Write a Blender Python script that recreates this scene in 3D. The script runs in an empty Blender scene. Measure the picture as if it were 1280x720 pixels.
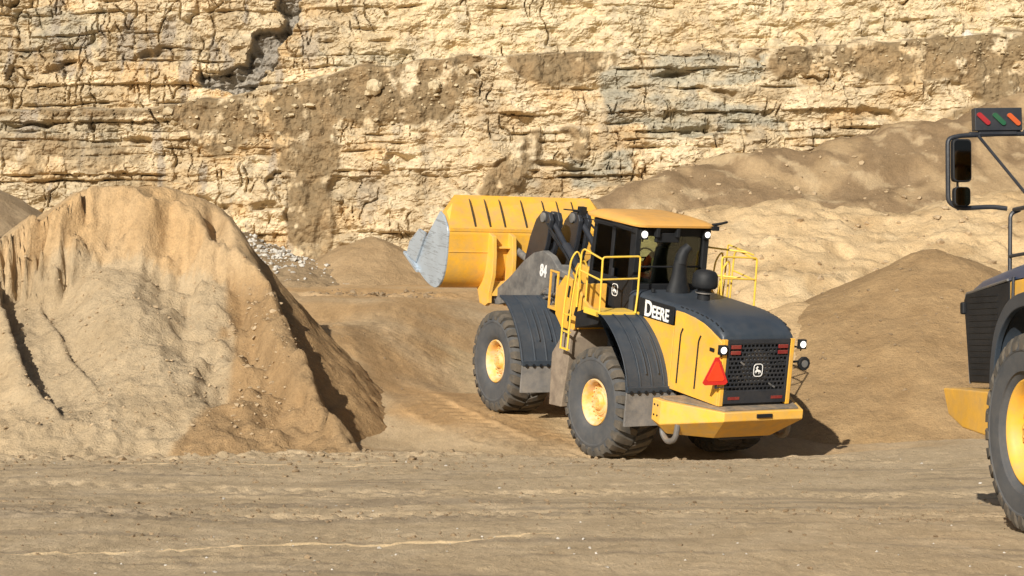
import bpy, bmesh, math, random
import numpy as np
from mathutils import Vector, Matrix, Euler
R = math.radians
scn = bpy.context.scene
col = scn.collection

# ------------------------------------------------------------------ camera
cam_d = bpy.data.cameras.new('camera')
cam = bpy.data.objects.new('camera', cam_d); col.objects.link(cam)
cam.location = (0, 0, 1.75)
cam.rotation_euler = (R(90) + math.atan(70/2500), 0, 0)
cam_d.sensor_width = 36; cam_d.lens = 2500/1280*36
cam_d.clip_start = 0.1; cam_d.clip_end = 1000
scn.camera = cam

# ------------------------------------------------------------------ sky, sun, exposure
SUN_EL, SUN_AZ = 25.0, 20.0            # light travels away from the camera and 20 degrees to the right
w = bpy.data.worlds.new('World'); scn.world = w; w.use_nodes = True
nt = w.node_tree; nt.nodes.clear()
sky = nt.nodes.new('ShaderNodeTexSky'); sky.sky_type = 'NISHITA'; sky.sun_disc = False
sky.sun_elevation = R(SUN_EL); sky.sun_rotation = R(180+SUN_AZ); sky.dust_density = 2.0
bg = nt.nodes.new('ShaderNodeBackground'); bg.inputs['Strength'].default_value = 0.05
wo = nt.nodes.new('ShaderNodeOutputWorld')
nt.links.new(sky.outputs[0], bg.inputs[0]); nt.links.new(bg.outputs[0], wo.inputs[0])
sd = bpy.data.lights.new('sun', 'SUN'); sd.energy = 5.0; sd.angle = R(0.5); sd.color = (1, .945, .85)
sun = bpy.data.objects.new('sun', sd); col.objects.link(sun)
tv = Vector((math.sin(R(SUN_AZ))*math.cos(R(SUN_EL)), math.cos(R(SUN_AZ))*math.cos(R(SUN_EL)), -math.sin(R(SUN_EL))))
sun.rotation_euler = tv.to_track_quat('-Z', 'Y').to_euler()
sun.location = (-20, -30, 40)
vs = scn.view_settings
vs.view_transform = 'Standard'; vs.look = 'None'; vs.exposure = 0.22; vs.gamma = 1; vs.use_curve_mapping = False

# ------------------------------------------------------------------ noise
def _h(ix, iy, s):
    n = (ix.astype(np.int64)*374761393 + iy.astype(np.int64)*668265263 + s*974634777) & 0xffffffff
    n = ((n ^ (n >> 13))*1274126177) & 0xffffffff
    n = ((n ^ (n >> 16))*2246822519) & 0xffffffff
    return ((n ^ (n >> 15)) & 0xffffff)/float(0x1000000)
def pn(x, y, s=0):
    x = np.asarray(x, float); y = np.asarray(y, float)
    ix = np.floor(x); iy = np.floor(y); fx = x-ix; fy = y-iy
    u = fx*fx*fx*(fx*(fx*6-15)+10); v = fy*fy*fy*(fy*(fy*6-15)+10)
    def g(a, b):
        t = _h(ix+a, iy+b, s)*2*math.pi
        return np.cos(t)*(fx-a)+np.sin(t)*(fy-b)
    return ((g(0,0)*(1-u)+g(1,0)*u)*(1-v)+(g(0,1)*(1-u)+g(1,1)*u)*v)*1.5
def fbm(x, y, o=4, s=0, gain=.5):
    a = 1; t = 0
    for i in range(o):
        t = t+a*pn(x*2**i+17.3*i, y*2**i-9.1*i, s+i*7); a *= gain
    return t
def ridge(x, y, o=3, s=0):
    a = 1; t = 0
    for i in range(o):
        t = t+a*(1-2*np.abs(pn(x*2**i+5.3*i, y*2**i+3.7*i, s+i*11))); a *= .5
    return t/1.75
def sst(a, b, x):
    t = np.clip((x-a)/(b-a), 0, 1); return t*t*(3-2*t)
def smin(a, b, k):
    h = np.clip(.5+.5*(b-a)/k, 0, 1); return b*(1-h)+a*h-k*h*(1-h)
def smax(a, b, k): return -smin(-a, -b, k)
def inpoly(x, y, P):
    r = np.zeros(x.shape, bool); n = len(P)
    for i in range(n):
        x1, y1 = P[i]; x2, y2 = P[(i+1) % n]
        if y1 == y2: continue
        c = ((y1 > y) != (y2 > y)) & (x < (x2-x1)*(y-y1)/(y2-y1)+x1)
        r ^= c
    return r
def blur(m, n):
    m = m.astype(float)
    for _ in range(n):
        p = np.pad(m, 1, mode='edge')
        m = (p[1:-1,1:-1]*2+p[:-2,1:-1]+p[2:,1:-1]+p[1:-1,:-2]+p[1:-1,2:])/6
    return m
def pline(x, y, P):
    """distance to a polyline, arclength along it and side (+ = left of its run)"""
    best = np.full(x.shape, 1e9); al = np.zeros(x.shape); sg = np.zeros(x.shape); acc = 0
    for (x1, y1), (x2, y2) in zip(P[:-1], P[1:]):
        dx, dy = x2-x1, y2-y1; L = math.hypot(dx, dy)
        t = np.clip(((x-x1)*dx+(y-y1)*dy)/L**2, 0, 1)
        ex = x-(x1+t*dx); ey = y-(y1+t*dy); d = np.hypot(ex, ey); m = d < best
        best = np.where(m, d, best); al = np.where(m, acc+t*L, al)
        sg = np.where(m, np.sign(dx*ey-dy*ex), sg); acc += L
    return best, al, sg

# ------------------------------------------------------------------ materials
MATS = {}
def nodes(name):
    m = bpy.data.materials.new(name); m.use_nodes = True
    t = m.node_tree; t.nodes.clear()
    o = t.nodes.new('ShaderNodeOutputMaterial'); p = t.nodes.new('ShaderNodeBsdfPrincipled')
    t.links.new(p.outputs[0], o.inputs[0]); MATS[name] = m
    return m, t, p, o
def N(t, ty, **k):
    n = t.nodes.new(ty)
    for a, b in k.items(): setattr(n, a, b)
    return n
def ramp(t, src, stops):
    r = N(t, 'ShaderNodeValToRGB'); e = r.color_ramp.elements
    e[0].position, e[0].color = stops[0][0], (*stops[0][1], 1)
    e[1].position, e[1].color = stops[-1][0], (*stops[-1][1], 1)
    for p, c in stops[1:-1]:
        q = e.new(p); q.color = (*c, 1)
    t.links.new(src, r.inputs[0]); return r.outputs[0]
def noise(t, scale, detail=6, rough=.6, vec=None, dist=0):
    n = N(t, 'ShaderNodeTexNoise'); n.inputs['Scale'].default_value = scale
    n.inputs['Detail'].default_value = detail; n.inputs['Roughness'].default_value = rough
    n.inputs['Distortion'].default_value = dist
    if vec is not None: t.links.new(vec, n.inputs['Vector'])
    return n.outputs[0]
def mixc(t, f, a, b, mode='MIX'):
    m = N(t, 'ShaderNodeMix', data_type='RGBA', blend_type=mode)
    for i, v in ((0, f), (6, a), (7, b)):
        if isinstance(v, (int, float)): m.inputs[i].default_value = v
        elif isinstance(v, tuple): m.inputs[i].default_value = (*v, 1) if len(v) == 3 else v
        else: t.links.new(v, m.inputs[i])
    return m.outputs[2]
def math_(t, op, a, b=0.0, clamp=False):
    m = N(t, 'ShaderNodeMath', operation=op, use_clamp=clamp)
    for i, v in enumerate((a, b)):
        if isinstance(v, (int, float)): m.inputs[i].default_value = v
        else: t.links.new(v, m.inputs[i])
    return m.outputs[0]
def bump(t, p, h, s, d):
    b = N(t, 'ShaderNodeBump'); b.inputs['Strength'].default_value = s; b.inputs['Distance'].default_value = d
    t.links.new(h, b.inputs['Height']); t.links.new(b.outputs[0], p.inputs['Normal'])
DUST = (.40, .28, .16)
def paint(name, c, rough=.45, metal=0, dust=.25, var=.12, scratch=None, bumps=.15, spec=.5, dcol=DUST, up=.45):
    m, t, p, o = nodes(name)
    co = N(t, 'ShaderNodeTexCoord').outputs['Object']
    n1 = noise(t, 1.6, 8, .65, co)
    c2 = tuple(v*(1-var) for v in c); c3 = tuple(min(1, v*(1+var)) for v in c)
    base = ramp(t, n1, [(.3, c2), (.7, c3)])
    if scratch:
        mp = N(t, 'ShaderNodeMapping'); t.links.new(co, mp.inputs[0]); mp.inputs['Scale'].default_value = (1, .5, 4); mp.inputs['Rotation'].default_value = (R(50), 0, 0)
        ns = noise(t, 2.4, 9, .7, mp.outputs[0], 1.5)
        f = ramp(t, ns, [(.54, (0,0,0)), (.58, (1,1,1))])
        base = mixc(t, f, base, scratch)
    n2 = noise(t, 4.5, 8, .7, co)
    ge = N(t, 'ShaderNodeNewGeometry'); sx = N(t, 'ShaderNodeSeparateXYZ'); t.links.new(ge.outputs['Normal'], sx.inputs[0])
    upf = math_(t, 'MULTIPLY', math_(t, 'MAXIMUM', sx.outputs[2], 0.0), up)
    df = math_(t, 'MULTIPLY', ramp(t, n2, [(.38, (0,0,0)), (.75, (1,1,1))]), dust*1.6)
    df = math_(t, 'ADD', df, math_(t, 'MULTIPLY', upf, n2), clamp=True)
    base = mixc(t, df, base, dcol)
    t.links.new(base, p.inputs['Base Color'])
    p.inputs['Metallic'].default_value = metal
    rr = math_(t, 'ADD', math_(t, 'MULTIPLY', df, .4), rough, clamp=True)
    t.links.new(rr, p.inputs['Roughness'])
    p.inputs['Specular IOR Level'].default_value = spec
    if bumps: bump(t, p, noise(t, 22, 5, .6, co), bumps, .01)
    return m
YEL = paint('yellow_paint', (.80, .43, .042), .42, dust=.34, var=.12)
YELD = paint('worn_yellow_paint', (.80, .44, .05), .55, dust=.38, var=.10, dcol=(.50, .37, .22))
ROOFY = paint('faded_roof_paint', (.78, .40, .085), .5, dust=.18, var=.08, up=.25)
YELR = paint('yellow_rail_paint', (.85, .56, .05), .45, dust=.25, var=.08)
YELRIM = paint('yellow_rim_paint', (.78, .42, .07), .5, dust=.75, var=.08, dcol=(.66,.53,.37))
CHAR = paint('charcoal_paint', (.030, .042, .058), .40, dust=.05, var=.15, up=.10, dcol=(.25,.22,.19))
BLUE = paint('dark_blue_hood_paint', (.022, .048, .115), .34, dust=.04, var=.12, up=.05)
BLK = paint('black_plastic', (.009, .011, .014), .6, spec=.3, dust=.04, var=.2, up=.08, dcol=(.22,.19,.16))
BLK2 = paint('black_steel', (.018, .022, .030), .38, dust=.06, var=.2, up=.12, dcol=(.22,.19,.16))
FEND = paint('fender_rubber', (.030, .043, .060), .5, dust=.06, var=.15, up=.12, dcol=(.25,.22,.19))
DUSTY = paint('dusty_boom_paint', (.10, .10, .10), .65, dust=.5, var=.15, dcol=(.27,.25,.22))
FLAP = paint('grey_mud_flap', (.15, .145, .14), .8, dust=.45, var=.3, dcol=(.33,.29,.24))
MUD = paint('mud_caked_steel', (.20, .155, .115), .85, dust=.55, var=.3, dcol=(.36,.29,.21))
RUB = paint('tyre_rubber', (.062, .066, .072), .85, dust=.30, var=.15, up=.1, dcol=(.16,.145,.125))
TREAD = paint('tyre_tread', (.065, .060, .052), .9, dust=.42, var=.25, up=.15, dcol=(.21,.165,.115))
STEEL = paint('worn_bucket_steel', (.50, .58, .66), .32, metal=.35, dust=.05, var=.12, scratch=(.33,.38,.43), bumps=.3, up=.1)
GALV = paint('grey_steel', (.17, .18, .19), .5, metal=.4, dust=.3, var=.2)
WHT = paint('white_decal', (.82, .82, .80), .5, dust=.05, var=.03, up=.05)
RED = paint('red_orange_sign', (.95, .055, .012), .5, dust=.03, var=.05)
REDD = paint('dark_red_border', (.62, .02, .015), .5, dust=.03, var=.05)
REDL = paint('red_lamp_lens', (.20, .012, .015), .25, dust=.1, var=.1)
DECK = paint('walkway_grey', (.11, .11, .105), .8, dust=.5, var=.2)
SGRN = paint('green_lamp_lens', (.008, .085, .04), .3, dust=.05)
SRED = paint('red_bar_lens', (.30, .010, .02), .3, dust=.05)
SORG = paint('orange_bar_lens', (.48, .085, .02), .3, dust=.05)
SKIN = paint('skin', (.52, .30, .20), .55, dust=0, var=.05, up=0)
HAIR = paint('hair', (.05, .03, .02), .7, dust=0, up=0)
VEST = paint('hi_vis_vest', (.62, .85, .05), .6, dust=0, up=0)
ORNG = paint('orange_trousers', (.85, .14, .03), .7, dust=0, up=0)
SEATM = paint('seat_fabric', (.03, .03, .032), .85, dust=.05)
def lampmat():
    m, t, p, o = nodes('lit_lamp_lens')
    p.inputs['Base Color'].default_value = (.9, .9, .88, 1)
    p.inputs['Emission Color'].default_value = (1, .97, .9, 1); p.inputs['Emission Strength'].default_value = .8
    return m
LAMP = lampmat()
def glassmat(name, tint, gloss):
    m, t, p, o = nodes(name); t.nodes.remove(p)
    tr = N(t, 'ShaderNodeBsdfTransparent'); tr.inputs[0].default_value = (*tint, 1)
    gl = N(t, 'ShaderNodeBsdfGlossy'); gl.inputs['Roughness'].default_value = .04
    fr = N(t, 'ShaderNodeFresnel'); fr.inputs[0].default_value = 1.5
    mx = N(t, 'ShaderNodeMixShader'); t.links.new(math_(t, 'ADD', fr.outputs[0], gloss), mx.inputs[0])
    t.links.new(tr.outputs[0], mx.inputs[1]); t.links.new(gl.outputs[0], mx.inputs[2]); t.links.new(mx.outputs[0], o.inputs[0])
    return m
GLASS = glassmat('tinted_cab_glass', (.74, .80, .70), .03)
def mirrormat():
    m, t, p, o = nodes('mirror_glass')
    p.inputs['Base Color'].default_value = (.045, .045, .05, 1); p.inputs['Metallic'].default_value = 1; p.inputs['Roughness'].default_value = .06
    return m
MIRR = mirrormat()

def earth(name, stops, vcol=True, bs=.5, fine=55, coarse=.8, stretch=(1,1,1), bd=.03, rough=.95):
    """soil and rock: colour attribute times noise, bump from several noises"""
    m, t, p, o = nodes(name)
    co0 = N(t, 'ShaderNodeTexCoord').outputs['Object']
    mp = N(t, 'ShaderNodeMapping'); t.links.new(co0, mp.inputs[0]); mp.inputs['Scale'].default_value = stretch
    co = mp.outputs[0]
    n1 = noise(t, coarse, 10, .65, co); n2 = noise(t, coarse*7, 8, .7, co); n3 = noise(t, fine, 4, .7, co0)
    c = ramp(t, n1, stops)
    c = mixc(t, .55, c, ramp(t, n2, [(.25, (.72,.72,.72)), (.5, (1,1,1)), (.75, (1.28,1.25,1.2))]), 'MULTIPLY')
    c = mixc(t, .6, c, ramp(t, n3, [(.25, (.72,.70,.68)), (.5, (1,1,1)), (.72, (1.3,1.3,1.28))]), 'MULTIPLY')
    if vcol:
        a = N(t, 'ShaderNodeAttribute', attribute_name='tone')
        c = mixc(t, 1.0, c, a.outputs['Color'], 'MULTIPLY')
    t.links.new(c, p.inputs['Base Color']); p.inputs['Roughness'].default_value = rough
    p.inputs['Specular IOR Level'].default_value = .2
    h = math_(t, 'ADD', n2, math_(t, 'MULTIPLY', n3, .35))
    bump(t, p, h, bs, bd)
    return m

# ------------------------------------------------------------------ object helpers
def tag(o, label=None, cat=None, group=None, kind=None):
    if label: o['label'] = label
    if cat: o['category'] = cat
    if group: o['group'] = group
    if kind: o['kind'] = kind
    return o
def empty(name, M, label, cat, group=None):
    o = bpy.data.objects.new(name, None); col.objects.link(o); o.matrix_world = M; o.empty_display_size = .3
    return tag(o, label, cat, group)
def copy_tree(o, parent=None):
    c = o.copy(); col.objects.link(c); c.parent = parent
    if parent is not None: c.matrix_parent_inverse = Matrix()
    for ch in o.children: copy_tree(ch, c)
    return c
def grid_obj(name, X, Y, Z, mat, tone=None, smooth=True):
    ny, nx = X.shape
    V = np.stack([X, Y, Z], -1).reshape(-1, 3).astype(np.float32)
    i = np.arange(ny*nx).reshape(ny, nx)
    F = np.stack([i[:-1,:-1], i[:-1,1:], i[1:,1:], i[1:,:-1]], -1).reshape(-1, 4)
    me = bpy.data.meshes.new(name)
    me.vertices.add(len(V)); me.vertices.foreach_set('co', V.ravel())
    me.loops.add(F.size); me.loops.foreach_set('vertex_index', F.ravel().astype(np.int32))
    me.polygons.add(len(F)); me.polygons.foreach_set('loop_start', (np.arange(len(F))*4).astype(np.int32))
    me.polygons.foreach_set('use_smooth', np.full(len(F), smooth))
    me.update(calc_edges=True)
    if tone is not None:
        a = me.color_attributes.new('tone', 'FLOAT_COLOR', 'POINT')
        T = np.concatenate([tone.reshape(-1, 3), np.ones((ny*nx, 1))], 1).astype(np.float32)
        a.data.foreach_set('color', T.ravel())
    me.materials.append(mat)
    o = bpy.data.objects.new(name, me); col.objects.link(o)
    return o

class MB:
    def __init__(s): s.v = []; s.f = []; s.m = []; s.M = Matrix(); s.mi = 0
    def add(s, vs, fs):
        b = len(s.v); s.v += [tuple(s.M @ Vector(q)) for q in vs]
        for f in fs: s.f.append([b+k for k in f]); s.m.append(s.mi)
        return s
    def prism(s, P, ax, a, b):
        n = len(P)
        def q(p, h):
            if ax == 0: return (h, p[0], p[1])
            if ax == 1: return (p[0], h, p[1])
            return (p[0], p[1], h)
        return s.add([q(p, a) for p in P]+[q(p, b) for p in P],
              [list(range(n)), list(range(2*n-1, n-1, -1))]+[[k, (k+1) % n, n+(k+1) % n, n+k] for k in range(n)])
    def box(s, x0, x1, y0, y1, z0, z1): return s.prism([(x0,y0),(x1,y0),(x1,y1),(x0,y1)], 2, z0, z1)
    def tube(s, pts, r, n=8, rb=0.0):
        P = [Vector(p) for p in pts]
        if rb > 0 and len(P) > 2:            # round the bends
            Q = [P[0]]
            for i in range(1, len(P)-1):
                a = (P[i-1]-P[i]); c = (P[i+1]-P[i]); k = min(rb, a.length*.45, c.length*.45)
                p0 = P[i]+a.normalized()*k; p1 = P[i]+c.normalized()*k
                for j in range(5):
                    u = j/4; Q.append(p0*(1-u)**2+P[i]*2*u*(1-u)+p1*u*u)
            P = Q+[P[-1]]
        rs = r if isinstance(r, (list, tuple)) else [r]*len(P)
        vs = []; fs = []; up = None
        for i, p in enumerate(P):
            d = (P[min(i+1, len(P)-1)]-P[max(i-1, 0)]).normalized()
            if up is None: up = Vector((0,0,1)) if abs(d.z) < .9 else Vector((1,0,0))
            a = d.cross(up).normalized(); b = a.cross(d).normalized(); up = b
            for k in range(n):
                t = 2*math.pi*k/n; vs.append(p+a*math.cos(t)*rs[i]+b*math.sin(t)*rs[i])
        for i in range(len(P)-1):
            for k in range(n): fs.append([i*n+k, i*n+(k+1) % n, (i+1)*n+(k+1) % n, (i+1)*n+k])
        fs.append(list(range(n))[::-1]); fs.append([(len(P)-1)*n+k for k in range(n)])
        return s.add(vs, fs)
    def lathe(s, prof, n=48, ax=0, c=(0,0,0), closed=True):
        """prof: (radius, height) along the axis"""
        vs = []; fs = []; m = len(prof)
        for k in range(n):
            t = 2*math.pi*k/n; ct, st = math.cos(t), math.sin(t)
            for r, h in prof:
                q = (h, r*ct, r*st) if ax == 0 else ((r*ct, h, r*st) if ax == 1 else (r*ct, r*st, h))
                vs.append((q[0]+c[0], q[1]+c[1], q[2]+c[2]))
        for k in range(n):
            a = k*m; b = ((k+1) % n)*m
            for j in range(m-1 if not closed else m):
                j2 = (j+1) % m
                fs.append([a+j, a+j2, b+j2, b+j])
        return s.add(vs, fs)
    def disc(s, r, h0, h1, ax=0, c=(0,0,0), n=24):
        P = [(r*math.cos(2*math.pi*k/n), r*math.sin(2*math.pi*k/n)) for k in range(n)]
        Q = [(p[0]+c[1 if ax == 0 else 0], p[1]+(c[1] if ax == 2 else c[2])) for p in P]
        return s.prism(Q, ax, h0, h1)
    def build(s, name, mat, parent=None, bevel=0.0, ang=35, label=None, M=None, seg=2):
        me = bpy.data.meshes.new(name); me.from_pydata(s.v, [], s.f)
        ms = mat if isinstance(mat, (list, tuple)) else [mat]
        for q in ms: me.materials.append(q)
        me.polygons.foreach_set('material_index', s.m)
        bm = bmesh.new(); bm.from_mesh(me)
        bmesh.ops.recalc_face_normals(bm, faces=bm.faces)
        if bevel: pass
        bm.to_mesh(me); bm.free()
        me.shade_smooth(); me.set_sharp_from_angle(angle=R(ang))
        o = bpy.data.objects.new(name, me); col.objects.link(o)
        if parent is not None: o.parent = parent
        if M is not None: o.matrix_local = M
        if bevel:
            b = o.modifiers.new('bevel', 'BEVEL'); b.width = bevel; b.segments = seg; b.limit_method = 'ANGLE'; b.angle_limit = R(35)
            b.harden_normals = True
        if label: o['label'] = label
        return o
def text_obj(name, body, size, mat, parent, M, extr=.004, bold=.012, sx=1.0, shear=0.0):
    cu = bpy.data.curves.new(name, 'FONT'); cu.body = body; cu.size = size; cu.extrude = extr; cu.offset = bold*size; cu.shear = shear
    t = bpy.data.objects.new(name, cu); col.objects.link(t)
    bpy.context.view_layer.update()
    me = bpy.data.meshes.new_from_object(t.evaluated_get(bpy.context.evaluated_depsgraph_get()))
    bpy.data.objects.remove(t); me.name = name
    me.transform(Matrix.Diagonal((sx, 1, 1, 1)))
    me.materials.clear(); me.materials.append(mat)
    o = bpy.data.objects.new(name, me); col.objects.link(o); o.parent = parent; o.matrix_local = M
    return o

# ------------------------------------------------------------------ frames of the two machines
def rot(yaw, pitch, roll): return Matrix.Rotation(R(yaw), 4, 'Z') @ Matrix.Rotation(R(pitch), 4, 'X') @ Matrix.Rotation(R(roll), 4, 'Y')
LO = Matrix.Translation((2.8053, 37.0018, -.2538)) @ rot(30, 10.5, -1)
FR = Matrix.Translation((0, 1.85, 0)) @ Matrix.Rotation(R(-3.5), 4, 'Z') @ Matrix.Translation((0, -1.85, 0))
TR = Matrix.Translation((6.3576, 18.5534, .0091)) @ rot(9, 0, 0)

# ------------------------------------------------------------------ ground
def ramp_plane(x, y):
    n = LO.to_3x3() @ Vector((0,0,1)); p = LO.translation
    return p.z-(n.x*(x-p.x)+n.y*(y-p.y))/n.z
GY = np.array([-200, 10, 20, 30, 34, 36.5, 39, 42, 45, 50, 55, 62, 70, 78, 90, 300])
GZ = np.array([0, 0, 0, -.05, -.12, -.16, -.05, .30, .85, 1.75, 2.55, 3.5, 4.15, 4.6, 5.0, 5.0])
TRK1 = [(5.5, 31.0), (3.2, 34.2), (1.05, 37.2), (-.6, 40.1), (-2.2, 43.5), (-3.0, 48)]
TRK2 = [(4.2, 33.5), (2.0, 35.2), (-.3, 37.2), (-1.6, 39.6), (-2.7, 42.5), (-3.6, 47.0)]
TRK3 = [(-9, 33.2), (-4, 32.6), (0, 34.1), (2, 36.2)]
def gheight(x, y, detail=True):
    x = np.asarray(x, float); y = np.asarray(y, float)
    sh = sst(4, 9, x)*5.0-sst(-6, -16, x)*0
    yy = y-sh
    z = np.interp(yy, GY, GZ)
    # machine stands on an even patch of the ramp
    c, s = math.cos(R(30)), math.sin(R(30))
    px, py = LO.translation.x, LO.translation.y
    u = (x-px)*c+(y-py)*s; v = -(x-px)*s+(y-py)*c
    d = np.hypot(np.maximum(np.abs(u)-1.9, 0), np.maximum(np.abs(v-1.9)-2.9, 0))
    wgt = 1-sst(.1, 3.4, d)
    z = z*(1-wgt)+ramp_plane(x, y)*wgt
    # bank against the big heap, and the washed-out channel at its foot
    z = z+(.95*sst(-.6, -4.4, x-.10*(y-40))*sst(35.2, 41.5, y)+.55*sst(-2.2, -4.6, x)*sst(36.0, 41.0, y)*sst(48, 43, y))*sst(60, 50, y)*(1-wgt)
    d2, al, sg = pline(x, y, [(-4.4, 44), (-4.0, 41.5), (-3.1, 38.8), (-1.8, 36.9), (-.4, 35.7), (1.2, 35.0)])
    z = z-.16*np.exp(-(d2/.9)**2)*(1-wgt)*sst(-1, 2, al)
    d3, al3, _ = pline(x, y, [(-3.0, 50), (-2.7, 45.5), (-1.7, 41.4), (-.3, 38.2), (.9, 36.0)])
    z = z+.04*np.exp(-(d3/.6)**2)*(1-wgt)*(.7+.6*pn(x*.9, y*.9, 91))
    if detail:
        near = 1-wgt*.8
        z = z+.07*fbm(x/6, y/6, 3, 5)*near
        z = z+.008*fbm(x/.8, y*.8, 4, 9)*near
        st = .5+.5*np.clip(pn(x/7, y/1.2, 33)*2, -1, 1)
        z = z+.009*fbm(x*3.5, y*2.6, 5, 13, .62)*(.35+st)*near
        z = z+.012*np.clip(ridge(x*4.2, y*3.4, 3, 19)-.35, 0, 1)*st*near+.016*fbm(x*6.5, y*3.2, 3, 23, .65)*(.3+.7*st)*near
        # ruts of wheels running across the yard
        for k, (yc, a) in enumerate([(17.4, .035), (18.6, .03), (21.2, .045), (23.4, .05), (26.5, .05), (30, .05), (14.6,.03)]):
            yl = yc+.35*np.sin(x/5+k)+.10*pn(x/1.5, x*0+k, 40+k)
            e = (y-yl)/.28
            am = a*.09*(.4+np.clip(.6+1.2*pn(x/2.5, x*0+k, 70+k), 0, 1.6)); z = z-am*np.exp(-e*e)+am*.9*np.exp(-((np.abs(e)-1.7)/.6)**2)
        # tyre prints
        for P, wd in ((TRK1, .42), (TRK2, .42), (TRK3, .40), ([(-9, 20.2), (0, 20.9), (8, 20.4)], .36), ([(-9, 26.6), (-2, 24.0), (9, 23.2)], .38)):
            dd, al, sg = pline(x, y, P); lat = dd*sg
            band = sst(wd+.12, wd-.05, dd)
            lug = np.where(np.sin((al+np.abs(lat)*.55+.13*(sg > 0))*2*math.pi/.34) > .1, 1, 0)
            z = z-band*.035*sst(42, 39, y)*lug*(.5+.7*np.clip(pn(x*.8, y*.8, 77)+.5, 0, 1))+.018*np.exp(-((dd-wd-.14)/.10)**2)*(.5+pn(x*2, y*2, 8))
        # crumbled clods at the toe of the big heap and far up the ramp
        rub = np.exp(-((y-33.1-.4*np.sin(x))/.8)**2)*sst(3.5, -2, x)
        z = z+rub*.09*np.clip(fbm(x*2.6, y*2.6, 3, 61)+.15, 0, 1)
        rub2 = np.exp(-((y-59)/1.8)**2)*sst(1, -2, x)
        z = z+rub2*.16*np.clip(fbm(x*1.3, y*1.0, 3, 63)+.1, 0, 1)
    return z
def axis(parts):
    out = []
    for a, b, st in parts: out += list(np.arange(a, b, st))
    out.append(parts[-1][1]); return np.array(out)
gx = axis([(-160,-40,12), (-40,-14,1.0), (-14,-9,.12), (-9,9.5,.055), (9.5,14,.12), (14,40,1.0), (40,160,12)])
gy = axis([(-120,0,15), (0,12,1.5), (12,14,.15), (14,34,.055), (34,48,.06), (48,64,.14), (64,96,1.0), (96,300,15)])
X, Y = np.meshgrid(gx, gy)
Z = gheight(X, Y)
def lerp(a, b, t): return a*(1-t[...,None])+np.array(b)*t[...,None]
tone = np.ones(X.shape+(3,))
wet = sst(.05, .5, fbm(X/3.5, Y/.55, 4, 201)+.9*np.exp(-((Y-20.9-.25*np.sin(X/3))/.55)**2)*sst(3, -1, X)+.55*np.exp(-((Y-22.6)/.5)**2)-.18)
tone = lerp(tone, (.66, .67, .72), wet*.7*sst(32, 28, Y))
pal = sst(.30, .62, 1.2*np.exp(-((Y-18.3-.33*(X-.4)-.10*np.sin(X*2.1)-.16*pn(X*1.3, X*0, 4)-.05*pn(X*5, X*0, 14))/.085)**2)*sst(.7, -.1, X)*(.75+.6*fbm(X*1.5, Y*3, 3, 7))
          + .75*np.exp(-((Y-30.4)/1.3)**2)*sst(1.0, -3.5, X)*(fbm(X/1.6, Y/.35, 3, 17)+.35)+.55*np.exp(-((Y-16.6)/.12)**2)*sst(3.4, 4.2, X)*(.8+fbm(X*1.5, Y*3, 3, 27)))
tone = lerp(tone, (1.85, 1.82, 1.7), pal*.95)
brn = sst(34, 37, Y)*sst(9, 5, X)
tone = lerp(tone, (.88, .74, .575), np.clip(brn*(.85+.6*pn(X/2, Y/2, 3)), 0, 1))
d2, al, sg = pline(X, Y, [(-4.1, 42), (-3.9, 41), (-3.1, 38.8), (-1.8, 36.9), (-.4, 35.7), (.9, 35.2)])
ch = sst(1.3, .6, d2+.25*fbm(X*.8, Y*.8, 3, 88))
tone = lerp(tone, (.88, .86, .83), ch*.95)
d4, al, sg = pline(X, Y, [(-.8, 47.), (.1, 42), (2.2, 37.0), (4, 34.8)])
ch = sst(1.1, .5, d4+.35*fbm(X*.8, Y*.8, 3, 89))
tone = lerp(tone, (.98, .97, .90), ch*.6)
for P_ in (TRK1, TRK2, [(-1.9, 50), (-2.0, 45), (-.9, 41), (1.2, 38)], [(-3.4, 50), (-3.5, 45.5), (-2.6, 41.5), (-.9, 38.2), (1.5, 35.6)]):
    dt, al, sg = pline(X, Y, P_); bd_ = sst(.50, .36, dt)*(.55+.6*fbm(X*.7, Y*.7, 3, 95)).clip(0, 1)
    lg = .5+.5*np.sin((al+dt*.5)*2*math.pi/.34)
    tone = tone*(1-bd_*(.10+.10*lg))[..., None]
    ed = np.exp(-((dt-.55)/.10)**2)*(.5+fbm(X*1.5, Y*1.5, 3, 96)).clip(0, 1); tone = tone*(1+.16*ed)[..., None]
GROUND = earth('quarry_floor_soil', [(.3, (.42,.315,.190)), (.5, (.50,.380,.235)), (.7, (.56,.435,.280))], bs=.8, fine=34, coarse=.9, stretch=(1.5, .8, 1), bd=.04)
g = grid_obj('ground', X, Y, Z, GROUND, tone); tag(g, 'flat tan quarry floor rising as a rutted earth ramp', 'ground', kind='structure')

# ------------------------------------------------------------------ quarry cliff
CY = 84.0
def pu(px, py):                       # photograph measurements turned into metres on the cliff plane
    return ((px-640)/2500*CY, 1.75+(430-py)/2500*CY)
def PP(L): return [pu(*p) for p in L]
cu_ = axis([(-75,-26,1.2), (-26,-22.5,.15), (-22.5,22.5,.045), (22.5,26,.15), (26,75,1.2)])
cz_ = axis([(-1,3,.4), (3,16.9,.045), (16.9,20,.3), (20,27,.8)])
U, V = np.meshgrid(cu_, cz_)
rng = np.random.RandomState(5)
led = np.interp(U, [pu(x,0)[0] for x in (-600,0,190,250,340,420,500,600,760,960,1120,1280,1900)],
                [pu(0,y)[1] for y in (135,137,134,122,108,88,75,66,62,58,50,40,10)])
led = led+.18*pn(U*.7, U*0, 3)
WU = U+.5*fbm(U/2.2, V/2.2, 4, 301); WV = V+.4*fbm(U/2.2, V/2.2, 4, 311)
def pm(L, nb=4): return blur(inpoly(WU, WV, PP(L)), nb)
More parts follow.
